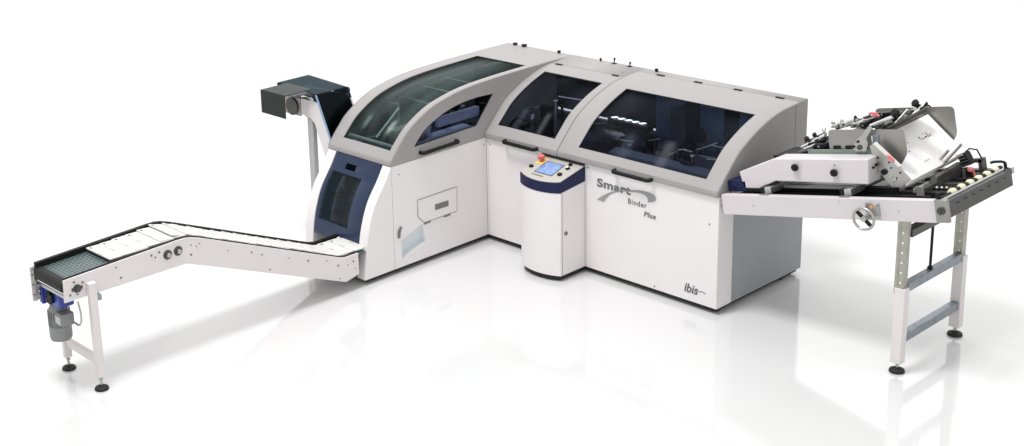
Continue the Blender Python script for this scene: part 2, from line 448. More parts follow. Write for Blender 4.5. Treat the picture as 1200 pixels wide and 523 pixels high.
# end plate of the long hood
m_ = MB(); m_.prism([(y, z) for y, z in mp] + [(1.213, 1.0)], 0, L_ - TH, L_ + .001); ep = obj('hood_side', m_, 'hood', mach, bevel=.004, angle=60)
m_ = MB(); m_.box(L_ - .002, L_ + .0025, 1.034, 1.038, 1.02, 1.532); obj('seam', m_, 'slot', ep)
# back walls
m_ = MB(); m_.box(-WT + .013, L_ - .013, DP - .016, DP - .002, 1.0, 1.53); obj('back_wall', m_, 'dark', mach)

def handle(p0, p1, out, parent=None):
    """U shaped pull: p0,p1 bar ends, out = offset vector from the surface"""
    p0 = Vector(p0); p1 = Vector(p1); o = Vector(out); d = (p1 - p0).normalized()
    m_ = MB()
    pts = [p0 - o, p0 - o * .35, p0 + d * .015, p0 + d * .04, p1 - d * .04, p1 - d * .015, p1 - o * .35, p1 - o]
    m_.tube(pts, .0175, 12)
    return obj('handle', m_, 'black', parent or mach)
handle((.262, -.065, 1.022), (.635, -.065, 1.022), (0, -.045, 0), h1)
handle((1.500, -.065, 1.012), (1.872, -.065, 1.012), (0, -.045, 0), h2)
handle((.045, -.838, 1.052), (.045, -.395, 1.058), (.045, 0, 0), sp)
# hinges, black clips
for x, y in ((-.735, .90), (-.135, .90), (.109, .882), (.776, .882), (1.115, 1.093), (1.511, 1.095), (1.913, 1.096), (2.316, 1.096)):
    z = [q for q in mp if q[0] >= y][0][1]
    m_ = MB(); m_.box(x - .038, x + .038, y - .012, y + .012, z - .001, z + .008); obj('hinge', m_, 'black', mach, bevel=.002)
for q in ((-.52, .98, 1.5435), (.77, .99, 1.54)):
    m_ = MB(); m_.bolt(q, (0, 0, 1), .006); obj('screw', m_, 'slot', mach)
# knobs and small fittings standing along the rear edge
for x, h, r, hd in ((-.72, .008, .022, 0), (-.60, .010, .026, 0), (-.15, .012, .016, 0), (.36, .012, .010, 0), (.52, .040, .006, 1), (.70, .028, .006, 1), (1.0, .010, .016, 0)):
    m_ = MB(); m_.cyl((x, DP - .03, 1.545), (x, DP - .03, 1.545 + h), r * .8, seg=12)
    m_.lathe((x, DP - .03, 1.545 + h), [(r, 0), (r * 1.2, .006), (r * 1.1, .014), (r * .5, .018)], seg=14)
    if hd: m_.cyl((x, DP - .03, 1.545 + h * .6), (x + .025, DP - .05, 1.545 + h + .018), .006); m_.cyl((x, DP - .03, 1.545), (x, DP - .03, 1.549), .026, seg=12)
    obj('rear_knob', m_, 'black', mach)

# ---------------- interior seen through the windows
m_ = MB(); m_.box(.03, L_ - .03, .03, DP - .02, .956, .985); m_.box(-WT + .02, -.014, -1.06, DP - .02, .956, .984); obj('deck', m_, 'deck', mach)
m_ = MB()
m_.box(1.10, 1.42, 1.05, 1.08, .99, 1.46); m_.box(1.62, 1.86, .98, 1.01, .99, 1.45); m_.box(1.98, 2.46, 1.03, 1.06, 1.15, 1.48)
obj('partition', m_, 'bluep', mach, bevel=.004)  # blue-grey panels put in for the pale rectangles reflected in the window
m_ = MB(); m_.box(1.44, 1.60, .8, 1.1, .99, 1.36); obj('column', m_, 'dark', mach, bevel=.004)
# lamp strip
for i in range(5):
    x = 1.02 + i * .075
    m_ = MB(); m_.prism([(x, .52), (x + .028, .52), (x + .050, .56), (x + .022, .56)], 2, 1.262, 1.268); obj('lamp', m_, 'lamp', mach)
m_ = MB(); m_.box(.99, 1.42, .50, .60, 1.20, 1.255); obj('lamp_housing', m_, 'black', mach, bevel=.01)
m_ = MB(); m_.lathe((1.12, .42, 1.14), [(.02, -.13), (.045, -.1), (.05, .1), (.02, .13)], axis=(1, .1, 0)); obj('roller', m_, 'steel', mach)
# front inner cover plate
m_ = MB(); m_.hexa([(1.30, .09, .99), (2.44, .09, .99), (2.44, .20, 1.0), (1.30, .20, 1.0), (1.30, .14, 1.10), (2.44, .14, 1.10), (2.44, .24, 1.12), (1.30, .24, 1.12)])
obj('inner_cover', m_, mat('inner_cover_paint', (.05, .06, .09), .4), mach, bevel=.006)
rnd = random.Random(3)
def clutter(x0, x1, y0, y1, z0, z1, n, seed):
    r = random.Random(seed)
    for i in range(n):
        x = r.uniform(x0, x1); y = r.uniform(y0, y1); z = r.uniform(z0, z1); m_ = MB(); k = r.random()
        if k < .3:
            m_.cyl((x, y, .985), (x, y, z), .010 + .008 * r.random(), seg=12); m_.lathe((x, y, z), [(.018, 0), (.024, .008), (.022, .02), (.012, .024)], seg=14); nm, mm = 'guide_post', r.choice(['black', 'steel', 'gun'])
        elif k < .55:
            a = r.uniform(-.3, .3); l = .08 + .14 * r.random()
            m_.cyl((x, y, z - .04), (x + l, y + a * l, z - .04 + .05 * r.random()), .008, seg=10); m_.cyl((x + l * .5, y, .985), (x + l * .5, y, z - .03), .008, seg=10); nm, mm = 'guide_rod', 'steel'
        elif k < .8:
            rr = .03 + .04 * r.random(); m_.cyl((x, y, z - .06), (x, y + .03, z - .06), rr, seg=24); m_.cyl((x, y - .012, z - .06), (x, y + .05, z - .06), .012, seg=12); m_.box(x - .01, x + .01, y + .03, y + .05, .985, z - .05); nm, mm = 'pulley', r.choice(['black', 'gun', 'steel'])
        else:
            m_.box(x, x + .05 + .06 * r.random(), y, y + .06, .985, z - .04); m_.bolt((x + .02, y, z - .07), (0, -1, 0), .008, .01); nm, mm = 'clamp_block', r.choice(['gun', 'black', 'deck'])
        obj(nm, m_, mm, mach, bevel=0 if k < .8 else .004)
clutter(1.1, 1.8, .25, .7, 1.06, 1.20, 17, 5)
clutter(1.75, 2.35, .25, .85, 1.08, 1.24, 20, 11)
clutter(.15, .75, .25, .8, 1.08, 1.33, 18, 4)
clutter(-.7, -.15, -.85, .3, 1.08, 1.34, 16, 9)
for x, y, z, rr in ((2.02, .24, 1.03, .10), (.25, .22, 1.06, .12)):
    m_ = MB(); m_.tube([(x + rr * 1.3 * cos(t * pi / 10), y + .02 * sin(t), z + rr * sin(t * pi / 10)) for t in range(11)], .012, 10); obj('hose', m_, 'black', mach)
for pts in ([(1.75, .5, 1.12), (1.95, .52, 1.16), (2.1, .55, 1.24)], [(2.15, .45, 1.1), (2.3, .5, 1.22)], [(.3, .5, 1.3), (.28, .5, 1.12)], [(.35, .6, 1.32), (.7, .62, 1.33)]):
    m_ = MB(); m_.tube(pts, .007, 8); obj('guide_rod', m_, 'chrome', mach)
# wing interior: white bar standing in for a reflection, uprights, lilac guides
m_ = MB(); m_.box(-.72, -.07, -1.05, -1.035, 1.115, 1.14); obj('cross_bar', m_, 'white', mach, bevel=.003)
m_ = MB(); m_.hexa([(-.40, -1.0, 1.15), (-.385, -1.0, 1.15), (-.385, -.98, 1.15), (-.40, -.98, 1.15), (-.40, -.72, 1.36), (-.385, -.72, 1.36), (-.385, -.70, 1.36), (-.40, -.70, 1.36)]); obj('upright', m_, 'white', mach)
m_ = MB(); m_.box(-.66, -.50, -.62, -.60, 1.10, 1.36); m_.box(-.34, -.24, -.9, -.45, 1.0, 1.22); obj('inner_panel', m_, 'zinc', mach, bevel=.02)
m_ = MB(); m_.hexa([(-.10, -.55, 1.20), (-.06, -.55, 1.20), (-.06, -.02, 1.20), (-.10, -.02, 1.20), (-.10, -.55, 1.29), (-.06, -.55, 1.29), (-.06, -.02, 1.29), (-.10, -.02, 1.29)])
m_.box(-.22, -.08, -.70, -.62, 1.0, 1.27); obj('guide_plate', m_, 'lilac', mach, bevel=.006)
m_ = MB(); m_.box(-.2, -.07, -.85, -.1, 1.08, 1.12); obj('guide_shelf', m_, 'lilac', mach, bevel=.006)
for y in (-.78, -.72):
    m_ = MB(); m_.lathe((-.09, y, 1.14), [(.05, -.01), (.052, .01), (.02, .014)], axis=(1, 0, 0)); obj('roller', m_, 'steel', mach)
m_ = MB(); m_.box(-.72, -.10, -.45, -.40, 1.33, 1.36); m_.cyl((-.72, -.2, 1.42), (-.1, -.2, 1.42), .012); m_.cyl((-.72, .1, 1.44), (-.1, .1, 1.44), .010); obj('guide_beam', m_, 'steel', mach)
m_ = MB(); m_.box(-WT + .02, -.06, .70, .72, 1.0, 1.50); obj('partition', m_, 'darkgreen', mach)

# ---------------- lettering on the long front panel
F = -.0022
text('lettering_smart', 'Smart', .118, (1.290, F, .842), (1.20, 0, .00), (0, 0, 1), 'logo', mach, bold=.004, space=1.08, fit=(1.292, 1.647, .818, .895))
text('lettering_binder', 'Binder', .062, (1.625, F, .748), (1.16, 0, .0), (0, 0, 1), 'logo', mach, bold=.0006, space=1.15, fit=(1.620, 1.812, .742, .789))
text('lettering_plus', 'Plus', .062, (1.785, F, .676), (1.18, 0, .0), (0, 0, 1), 'logo', mach, shear=.2, bold=.0018, space=1.12, fit=(1.783, 1.905, .668, .714))
sw_ = MB()
up_ = catmull([(1.292, 0.701), (1.361, 0.753), (1.435, 0.799), (1.502, 0.827), (1.581, 0.851), (1.641, 0.864), (1.724, 0.882), (1.806, 0.889), (1.87, 0.882), (1.902, 0.859), (1.9, 0.836), (1.871, 0.815), (1.825, 0.801)], 5)
lo_ = catmull([(1.367, 0.698), (1.392, 0.735), (1.435, 0.778), (1.502, 0.814), (1.581, 0.839), (1.641, 0.85), (1.712, 0.861), (1.765, 0.861), (1.801, 0.851), (1.818, 0.833), (1.825, 0.818), (1.822, 0.808), (1.819, 0.8)], 5)
for (a, b), (c_, d2) in zip(zip(up_, up_[1:]), zip(lo_, lo_[1:])):
    q = [sw_.v((x, F - .0008, z)) for x, z in (a, b, d2, c_)]
    try: sw_.bm.faces.new(q)
    except Exception: pass
obj('swoosh_emblem', sw_, mat('pale_grey_lettering', (.30, .30, .31), .5), mach, smooth=False, solid=.0006)
text('lettering_ibis', 'ibis', .106, (2.185, F, .125), (.85, 0, .0), (0, 0, 1), 'logo2', mach, shear=.2, bold=.0018, space=1.0, fit=(2.196, 2.330, .124, .202))
sw_ = MB()
A_ = catmull([(2.335, .157), (2.36, .167), (2.383, .165), (2.400, .155)], 6); sw_.tube([(x, F, z) for x, z in A_], .0024, 5)
obj('ibis_emblem_lines', sw_, 'logo2', mach)

# ================================================================= CONTROL CONSOLE
con = thing('control_console', 'white control console with navy collar and lit touch screen, standing at the machine front', 'console', (.94, -.17, 0))
def con_plan(e=0):
    x0, x1, yf = .708 - e, 1.163 + e, -.322 - e
    arcp = [(x0 + (x1 - x0) * t, yf - .062 * (1 - (2 * t - 1) ** 2) ** .9) for t in [i / 16 for i in range(17)]]
    return [(x0, -.002)] + arcp + [(x1, -.002)]
def con_solid(name, zb, zt, m, e=0, parent=con, bevel=.004):
    """zb, zt : functions of y"""
    b = MB(); P = con_plan(e)
    A = [b.v((x, y, zb(y))) for x, y in P]; B = [b.v((x, y, zt(y))) for x, y in P]; n = len(P)
    b.bm.faces.new(A[::-1]); b.bm.faces.new(B)
    for i in range(n): b.bm.faces.new([A[i], A[(i + 1) % n], B[(i + 1) % n], B[i]])
    return obj(name, b, m, parent, bevel=bevel, angle=40)
ptop = lambda y: .975 + .212 * y
con_solid('cabinet', lambda y: ZB, lambda y: .835 + .10 * y, 'white', -.002)
con_solid('shadow_plinth', lambda y: .012, lambda y: ZB - .001, 'rubber', -.018)  # dark band for the contact shadow, as under the machine
con_solid('collar', lambda y: .837 + .10 * y, lambda y: ptop(y) - .006, 'navy', .001)
face = con_solid('control_face', lambda y: ptop(y) - .0055, lambda y: ptop(y), 'panelg', -.004, bevel=.002)
PY = Vector((0, 1, .212)).normalized(); PN = Vector((0, -.212, 1)).normalized()
def onp(x, y, h=0): return Vector((x, y, ptop(y))) + PN * h
def slab(pts, h0, h1, m, name, parent, bevel=.001):
    b = MB(); A = [b.v(onp(x, y, h0)) for x, y in pts]; B = [b.v(onp(x, y, h1)) for x, y in pts]; n = len(pts)
    b.bm.faces.new(A[::-1]); b.bm.faces.new(B)
    for i in range(n): b.bm.faces.new([A[i], A[(i + 1) % n], B[(i + 1) % n], B[i]])
    return obj(name, b, m, parent, bevel=bevel)
slab([(.825, -.275), (1.025, -.275), (1.0, -.075), (.805, -.075)], 0, .003, 'gun', 'screen_frame', face)
scr = slab([(.835, -.266), (1.017, -.266), (.993, -.084), (.814, -.084)], .003, .0045, 'screen', 'screen', face, 0)
b = MB()
for x, y, w in ((.86, -.12, .05), (.90, -.15, .03), (.88, -.19, .06), (.95, -.24, .035)): b.hexa([onp(x, y, .0045), onp(x + w, y, .0045), onp(x + w, y + .006, .0045), onp(x, y + .006, .0045), onp(x, y, .005), onp(x + w, y, .005), onp(x + w, y + .006, .005), onp(x, y + .006, .005)])
obj('screen_marks', b, 'bluep', scr)
slab([(.725, -.155), (.805, -.155), (.805, -.055), (.725, -.055)], 0, .004, 'yellow', 'warning_plate', face)
b = MB(); b.lathe(onp(.762, -.10, .004), [(.016, 0), (.016, .022), (.031, .026), (.033, .040), (.028, .052), (.012, .058)], axis=PN, seg=20)
obj('emergency_stop', b, 'red', face)
for x, y, r, m in ((.742, -.215, .021, 'black'), (1.064, -.112, .020, 'black'), (1.072, -.225, .022, 'black'), (1.042, -.05, .018, 'black')):
    b = MB(); b.lathe(onp(x, y, 0), [(r, 0), (r, .010), (r * .8, .016)], axis=PN, seg=18)
    k_ = obj('button', b, m, face)
b = MB(); b.lathe(onp(1.060, -.112, .016), [(.011, 0), (.011, .003)], axis=PN, seg=14); obj('button_cap', b, 'paper', face)
slab([(.83, -.315), (.96, -.318), (.96, -.306), (.83, -.303)], 0, .001, 'ink', 'printed_caption', face, 0)
b = MB(); b.cyl((1.161, -.255, .43), (1.170, -.255, .43), .018); obj('lock', b, 'slot', con)
b = MB(); b.box(1.1595, 1.1625, -.302, -.298, ZB, .80); obj('seam', b, 'slot', con)
b = MB(); b.hexa([(.69, -.021, .978), (1.16, -.021, .978), (1.16, -.001, .978), (.69, -.001, .978), (.69, -.021, .995), (1.16, -.021, .995), (1.16, -.001, .995), (.69, -.001, .995)]); obj('rear_seal', b, 'rubber', con)

# ================================================================= DELIVERY CONVEYOR
XN, XF = 0., -.45
conv = thing('delivery_conveyor', 'white swan-neck delivery conveyor with dark green belt running out to the left', 'conveyor', (-.225, -3.0, 0))
top = [(-4.405, .925), (-3.62, .955), (-3.30, .948), (-3.22, .925), (-1.80, .345), (-1.74, .328), (-1.60, .328)]
topc = [(-4.405, .925), (-3.42, .957), (-3.34, .956), (-3.28, .945), (-3.20, .918), (-1.84, .360), (-1.79, .342), (-1.74, .331), (-1.60, .330)]
bot = [(-1.60, .135), (-1.75, .105), (-3.28, .722), (-3.34, .745), (-4.41, .752)]
for x0, x1, nm in ((XN - .012, XN, 'near'), (XF, XF + .012, 'far')):
    tt = topc if nm == 'near' else topc[:-1] + [(-1.10, .332)]
    bb = bot if nm == 'near' else [(-1.10, .135)] + bot[1:]
    p = MB(); p.prism(tt + bb, 0, x0, x1); o = obj('side_plate', p, 'whitetop', conv, bevel=.002)
    if nm == 'near': nearp = o
# rounded lower end of near plate turning inward
p = MB(); p.box(-.06, -.0125, -1.605, -1.597, .135, .325); obj('end_return', p, 'whitetop', conv, bevel=.002)
far_t = topc[:-1] + [(-1.10, .332)]
p = MB(); p.ribbon([(y, z - .028) for y, z in far_t], XF + .013, XN - .013, 0, .008); belt = obj('belt', p, 'belt', conv)
p = MB(); p.ribbon([(y, z - .012) for y, z in far_t], XF + .0125, XF + .045, 0, .040); obj('guide_rail', p, 'black', conv, bevel=.002)
p = MB(); p.ribbon([(y, z - .003) for y, z in topc], XN - .024, XN - .013, 0, .012); obj('guide_rail', p, 'black', conv)
p = MB(); p.cyl((XF + .013, -4.37, .882), (XN - .013, -4.37, .882), .034, seg=24); obj('end_roller', p, 'gun', conv)
p = MB(); p.lathe((XF + .014, -4.375, .865), [(.052, 0), (.052, abs(XF) - .028)], axis=(1, 0, 0)); obj('belt_nose', p, 'rubber', conv)
p = MB(); p.box(XF + .013, XN - .013, -4.40, -4.394, .775, .800); obj('end_cross_plate', p, 'steel', conv, bevel=.002)
p = MB(); p.cyl((XF + .013, -4.41, .825), (XN - .013, -4.41, .825), .007, seg=10); obj('end_rod', p, 'chrome', conv)
p = MB(); p.prism([(-4.435, .64), (-4.26, .64), (-4.22, .75), (-4.22, .925), (-4.435, .915)], 0, XF - .012, XF - .0005); eb_ = obj('motor_plate', p, 'whitetop', conv, bevel=.003)
p = MB(); p.box(XF, -.405, -4.43, -4.424, .65, .90); obj('end_flange', p, 'plate', eb_, bevel=.002)
for z in (.70, .78, .86):
    p = MB(); p.cyl((-.428, -4.43, z), (-.428, -4.436, z), .007, seg=8); obj('bolt', p, 'gun', eb_)
p = MB(); p.ribbon([(y, z) for y, z in ((-4.30, .77), (-3.36, .765), (-3.26, .745), (-1.80, .15), (-1.62, .15))], XF + .013, XN - .013, 0, .006); obj('under_tray', p, 'whitetop', conv)
# bolts in the near plate
random.seed(5)
pts = [(-3.651, .903), (-3.618, .879), (-3.58, .91), (-3.962, .898), (-3.929, .807), (-4.32, .89), (-4.36, .80), (-4.25, .87), (-4.22, .80), (-4.30, .79), (-3.288, .885), (-3.295, .807), (-3.21, .875), (-3.24, .86), (-2.95, .74), (-2.72, .66), (-2.62, .61), (-2.35, .50), (-2.55, .46), (-2.15, .42), (-1.95, .36), (-1.83, .28), (-1.72, .255), (-1.82, .16), (-1.66, .27), (-1.64, .2)]
for y, z in pts:
    p = MB(); r = random.choice((.0055, .007, .009)); p.cyl((XN, y, z), (XN + .004, y, z), r, seg=8); obj('bolt', p, 'slot', nearp)
for y, z, r in ((-3.507, .868, .038), (-3.411, .872, .038)):
    p = MB(); p.lathe((XN, y, z), [(r, 0), (r, .006), (r * .7, .008), (r * .66, .018), (r * .3, .020), (r * .28, .026)], axis=(1, 0, 0)); obj('tension_pulley', p, 'gun', conv)
    p = MB(); p.lathe((XN + .02, y, z), [(r * .5, 0), (r * .45, .008)], axis=(1, 0, 0)); obj('pulley_hub', p, 'steel', conv)
p = MB(); p.lathe((XN, -4.30, .835), [(.032, 0), (.032, .004), (.020, .006), (.020, .03), (.010, .034)], axis=(1, 0, 0)); p.box(XN, XN + .004, -4.345, -4.255, .822, .848); obj('drive_bearing', p, 'gun', conv)
p = MB(); p.box(XN - .06, XN - .02, -2.60, -2.2, .445, .46); obj('under_bracket', p, 'steel', conv)
# legs
lx = ((.002, .052, -4.225, -4.165, .86), (XF - .032, XF + .012, -4.225, -4.165, .86))
for x0, x1, y0, y1, zt in lx:
    p = MB(); p.box(x0, x1, y0, y1, .10, zt); leg = obj('leg', p, 'whitetop', conv, bevel=.005)
    xc, yc = (x0 + x1) / 2, (y0 + y1) / 2
    p = MB(); p.cyl((xc, yc, .02), (xc, yc, .11), .010, seg=12); p.cyl((xc, yc, .075), (xc, yc, .088), .017, seg=6); obj('foot_spindle', p, 'steel', leg)
    p = MB(); p.lathe((xc, yc, 0), [(.052, 0), (.055, .006), (.050, .018), (.026, .028), (.014, .036)]); obj('foot', p, 'rubber', leg)
p = MB(); p.box(XF + .013, .001, -4.212, -4.178, .20, .27); obj('cross_bar', p, 'whitetop', conv, bevel=.004)
p = MB(); p.box(XF - .01, .03, -4.16, -4.12, .70, .745); obj('cross_bar', p, 'galv', conv, bevel=.003)
# gear motor
gm = MB(); gm.box(-.40, -.17, -4.37, -4.25, .64, .775); gm.box(-.43, -.40, -4.385, -4.235, .615, .79)
gm.box(-.17, -.155, -4.37, -4.25, .65, .765)
mot = obj('gearbox', gm, 'blue', conv, bevel=.008)
b = MB(); b.cyl((-.285, -4.372, .705), (-.285, -4.392, .705), .050, seg=28)
for k in range(6):
    a = k * pi / 3; b.cyl((-.285 + .04 * cos(a), -4.392, .705 + .04 * sin(a)), (-.285 + .04 * cos(a), -4.397, .705 + .04 * sin(a)), .006, seg=8)
obj('shaft_flange', b, 'black', mot)
b = MB()
for k in range(4): b.cyl((-.445 + .0, -4.37 + .0, .64 + k * .042), (-.415, -4.395, .64 + k * .042), .007, seg=8)
obj('flange_bolt', b, 'steel', mot)
b = MB(); b.lathe((-.305, -4.31, .635), [(.060, 0), (.066, -.02), (.078, -.045), (.080, -.17), (.086, -.172), (.086, -.262), (.080, -.285), (.055, -.292)], axis=(0, 0, 1), seg=36)
mt = obj('motor', b, 'motor', conv, bevel=0)
b = MB()
for k in range(24):
    a = 2 * pi * k / 24; c_, s_ = cos(a), sin(a)
    b.hexa([(-.305 + c_ * .076 - s_ * .002, -4.31 + s_ * .076 + c_ * .002, .46), (-.305 + c_ * .086 - s_ * .002, -4.31 + s_ * .086 + c_ * .002, .46), (-.305 + c_ * .086 + s_ * .002, -4.31 + s_ * .086 - c_ * .002, .46), (-.305 + c_ * .076 + s_ * .002, -4.31 + s_ * .076 - c_ * .002, .46),
            (-.305 + c_ * .076 - s_ * .002, -4.31 + s_ * .076 + c_ * .002, .585), (-.305 + c_ * .086 - s_ * .002, -4.31 + s_ * .086 + c_ * .002, .585), (-.305 + c_ * .086 + s_ * .002, -4.31 + s_ * .086 - c_ * .002, .585), (-.305 + c_ * .076 + s_ * .002, -4.31 + s_ * .076 - c_ * .002, .585)])
obj('cooling_fins', b, 'motor', mt)
b = MB(); b.box(-.25, -.14, -4.375, -4.27, .50, .60); obj('terminal_box', b, 'motor', mt, bevel=.01)
b = MB(); b.box(-.24, -.16, -4.379, -4.3755, .515, .575); obj('rating_plate', b, 'alu', mt)
b = MB(); b.tube(catmull([(-.10, .53), (-.05, .525), (.0, .56), (.01, .63), (-.03, .70)], 6) and [(x, -4.29, z) for x, z in catmull([(-.10, .53), (-.05, .525), (-.01, .56), (0, .63), (-.03, .72)], 6)], .008, 8); obj('cable', b, 'steel', mt)

# ================================================================= BOOKLETS on the conveyor
def path_at(s):
    """position along the belt surface measured in y from the outer end; returns y,z,slope"""
    y = s; pts = far_t
    for a, b in zip(pts, pts[1:]):
        if a[0] <= y <= b[0]:
            t = (y - a[0]) / (b[0] - a[0]); return a[1] + (b[1] - a[1]) * t, atan2(b[1] - a[1], b[0] - a[0])
    return pts[-1][1], 0
def booklet_mesh():
    b = MB(); w, l, t = .345, .235, .012
    b.box(-w / 2, w / 2, -l / 2, l / 2, 0, t)
    return b
b = booklet_mesh()
BASE['tmp'] = Vector((0, 0, 0))
bk = obj('booklet', b, 'paperback', None, bevel=.003)
b = MB()
b.box(-.150, -.122, -.104, -.086, .0122, .0128)
mk = obj('printed_mark', b, 'ink', bk); mk.parent = bk
b = MB(); b.box(-.01, .05, -.112, -.107, .0122, .0128); mk2 = obj('printed_mark', b, 'ink', bk)
b = MB(); b.box(-.171, .171, -.1182, -.1172, .001, .009); pg = obj('page_block', b, mat('page_edges', (.48, .46, .45), .7), bk)
ordn = ['first', 'second', 'third', 'fourth', 'fifth', 'sixth', 'seventh', 'eighth', 'ninth', 'tenth', 'eleventh', 'twelfth', 'thirteenth', 'fourteenth', 'fifteenth', 'sixteenth', 'seventeenth', 'eighteenth', 'nineteenth', 'twentieth', 'twenty-first', 'twenty-second', 'twenty-third', 'twenty-fourth', 'twenty-fifth', 'twenty-sixth']
ys = []; y = -3.86
while y < -1.30:
    ys.append(y); y += .112
rb = random.Random(21)
n = len(ys)
for i, y in enumerate(ys):
    if i == 0: o = bk; kids = []
    else:
        o = bk.copy(); COL.objects.link(o)
        for ch in (mk, mk2, pg):
            c_ = ch.copy(); COL.objects.link(c_); c_.parent = o
    zf, sf = path_at(y); zb, _ = path_at(y + .09); za, _ = path_at(y - .09)
    sl = atan2(zb - za, .18)
    o.location = (-.222 + rb.uniform(-.008, .008) + (0 if y > -3.3 else -.0), y, zf - .018 + .006 + .010)
    o.rotation_euler = (sl - .055, 0, rb.uniform(-.025, .025))
    where = 'on the level outer belt' if y < -3.3 else ('lying on the sloping belt' if y < -1.8 else 'by the machine mouth')
    if i == 0: lab = 'first white booklet of the shingled row, nearest the bare dark belt'
    elif i == n - 1: lab = 'last white booklet of the row, emerging from the machine mouth under the blue door'
    else: lab = ordn[i] + ' white booklet counted from the bare belt, ' + where
    tag(o, lab, 'booklet', 'shingled booklets on the delivery conveyor')

# ================================================================= REAR CHUTE
ch = thing('infeed_chute', 'blue acrylic covered chute on a grey post behind the left end of the machine', 'chute', (-1.2, -.9, 0))
YN, YF = -1.10, -.72
tp = [(-1.66, 1.46), (-1.10, 1.44), (-.88, .99)]
# side plates
p = MB(); p.prism([(-1.32, 1.37), (-1.12, 1.375), (-1.06, 1.37), (-.872, .975), (-.872, .82), (-1.00, .86), (-1.13, 1.16), (-1.20, 1.21), (-1.32, 1.215)], 1, YN, YN + .012); obj('side_plate', p, 'whitetop', ch, bevel=.003)
p = MB(); p.prism([(-1.64, 1.34), (-1.12, 1.375), (-1.02, 1.34), (-.86, .975), (-.86, .82), (-1.00, .86), (-1.13, 1.16), (-1.20, 1.21), (-1.64, 1.21)], 1, YF - .012, YF); obj('side_plate', p, 'whitetop', ch, bevel=.003)
p = MB(); p.prism([(-1.60, 1.19), (-1.60, 1.36), (-1.325, 1.37), (-1.325, 1.195)], 1, YN - .004, YN + .010); obj('drive_plate', p, 'plate', ch, bevel=.003)
p = MB(); p.cyl((-1.44, YN - .02, 1.275), (-1.44, YN - .005, 1.275), .085, seg=32); obj('drive_wheel', p, 'gun', ch)
p = MB(); p.prism([(-1.64, 1.27), (-1.10, 1.285), (-.875, .85), (-.875, .90), (-1.06, 1.335), (-1.64, 1.325)], 1, YN + .014, YF - .014); obj('chute_belt', p, 'chutein', ch)
# acrylic cover: top, sloping face, end flap
p = MB()
def sheet(mb, a, b, y0, y1, t=.006):
    a = Vector((a[0], 0, a[1])); b = Vector((b[0], 0, b[1])); d = (b - a).normalized(); nn = Vector((-d.z, 0, d.x)) * t
    mb.hexa([(a.x, y0, a.z), (b.x, y0, b.z), (b.x, y1, b.z), (a.x, y1, a.z), (a.x + nn.x, y0, a.z + nn.z), (b.x + nn.x, y0, b.z + nn.z), (b.x + nn.x, y1, b.z + nn.z), (a.x + nn.x, y1, a.z + nn.z)])
sheet(p, (-1.66, 1.462), (-1.094, 1.438), YN, YF); cov = obj('top_cover', p, 'chute', ch, bevel=.002)
p = MB(); sheet(p, (-1.090, 1.436), (-.872, .985), YN, YF); obj('slope_cover', p, 'chute', ch, bevel=.002)
p = MB(); sheet(p, (-1.64, 1.375), (-1.665, 1.46), YN, YF); obj('end_flap', p, 'chute', ch)
p = MB(); p.prism([(-1.66, 1.455), (-1.10, 1.432), (-1.085, 1.405), (-1.12, 1.375), (-1.62, 1.36)], 1, YF - .005, YF + .001); obj('side_cover', p, 'chute', ch)
p = MB(); p.tube([(-1.088, YN - .002, 1.44), (-.876, YN - .002, .988)], .009, 8); obj('edge_trim', p, mat('pale_blue_edge', (.20, .33, .50), .3), ch)
p = MB(); p.tube([(-1.088, YF + .002, 1.44), (-.876, YF + .002, .988)], .008, 8); obj('edge_trim', p, 'navy', ch)
for x in (-1.10,):
    p = MB(); p.cyl((x, YF - .02, 1.41), (x, YF + .02, 1.41), .028, seg=16); p.cyl((x, YN - .01, 1.40), (x, YN + .03, 1.40), .018, seg=16); obj('cover_pivot', p, 'black', ch)
p = MB(); p.tube([(-1.28, YN - .01, 1.40), (-1.20, YN - .02, 1.42), (-1.12, YN - .01, 1.385)], .010, 8); obj('clamp_lever', p, 'chrome', ch)
# dark green guard
p = MB(); p.box(-1.53, -1.165, -1.405, -1.397, 1.262, 1.482); p.hexa([(-1.53, -1.396, 1.474), (-1.165, -1.396, 1.474), (-1.165, -1.08, 1.474), (-1.53, -1.08, 1.474), (-1.53, -1.396, 1.482), (-1.165, -1.396, 1.482), (-1.165, -1.08, 1.482), (-1.53, -1.08, 1.482)])
obj('guard', p, 'darkgreen', ch, bevel=.004, label='dark green folded guard sheet over the chute drive')
# post
p = MB(); p.box(-1.255, -1.18, -1.09, -1.03, .06, 1.235); obj('post', p, mat('post_paint', (.44, .44, .45), .4, var=.03), ch, bevel=.012)
p = MB(); p.lathe((-1.217, -1.06, 0), [(.055, 0), (.055, .012), (.02, .03), (.012, .07)]); obj('foot', p, 'rubber', ch)
p = MB(); p.box(-1.27, -1.14, -1.098, -1.03, 1.20, 1.245); obj('post_head', p, 'alu', ch, bevel=.004)

# ================================================================= FEED TABLE (ramped frame)
th = atan(.207); Sx, Sz = cos(th), sin(th)
T = Matrix(((Sx, 0, -Sz, 2.53), (0, 1, 0, 0), (Sz, 0, Sx, 1.03), (0, 0, 0, 1)))
def RB(): return MB(T)
tab = thing('feed_table', 'inclined feed table on two white and zinc legs at the right end of the machine', 'table', (3.6, .5, 0))
p = RB(); p.box(-.012, 1.722, 0, .06, -.158, .0); fb = obj('front_beam', p, 'whitefeed', tab, bevel=.004)
p = RB(); p.box(-.0, 1.70, .98, 1.04, -.15, -.02); obj('rear_beam', p, 'gun', tab, bevel=.003)
for s, n_ in ((.27, -.08), (1.45, -.08), (1.0, -.03)):
    p = RB(); p.cyl((s, 0, n_), (s, -.003, n_), .005, seg=8); obj('screw', p, 'steel', fb)
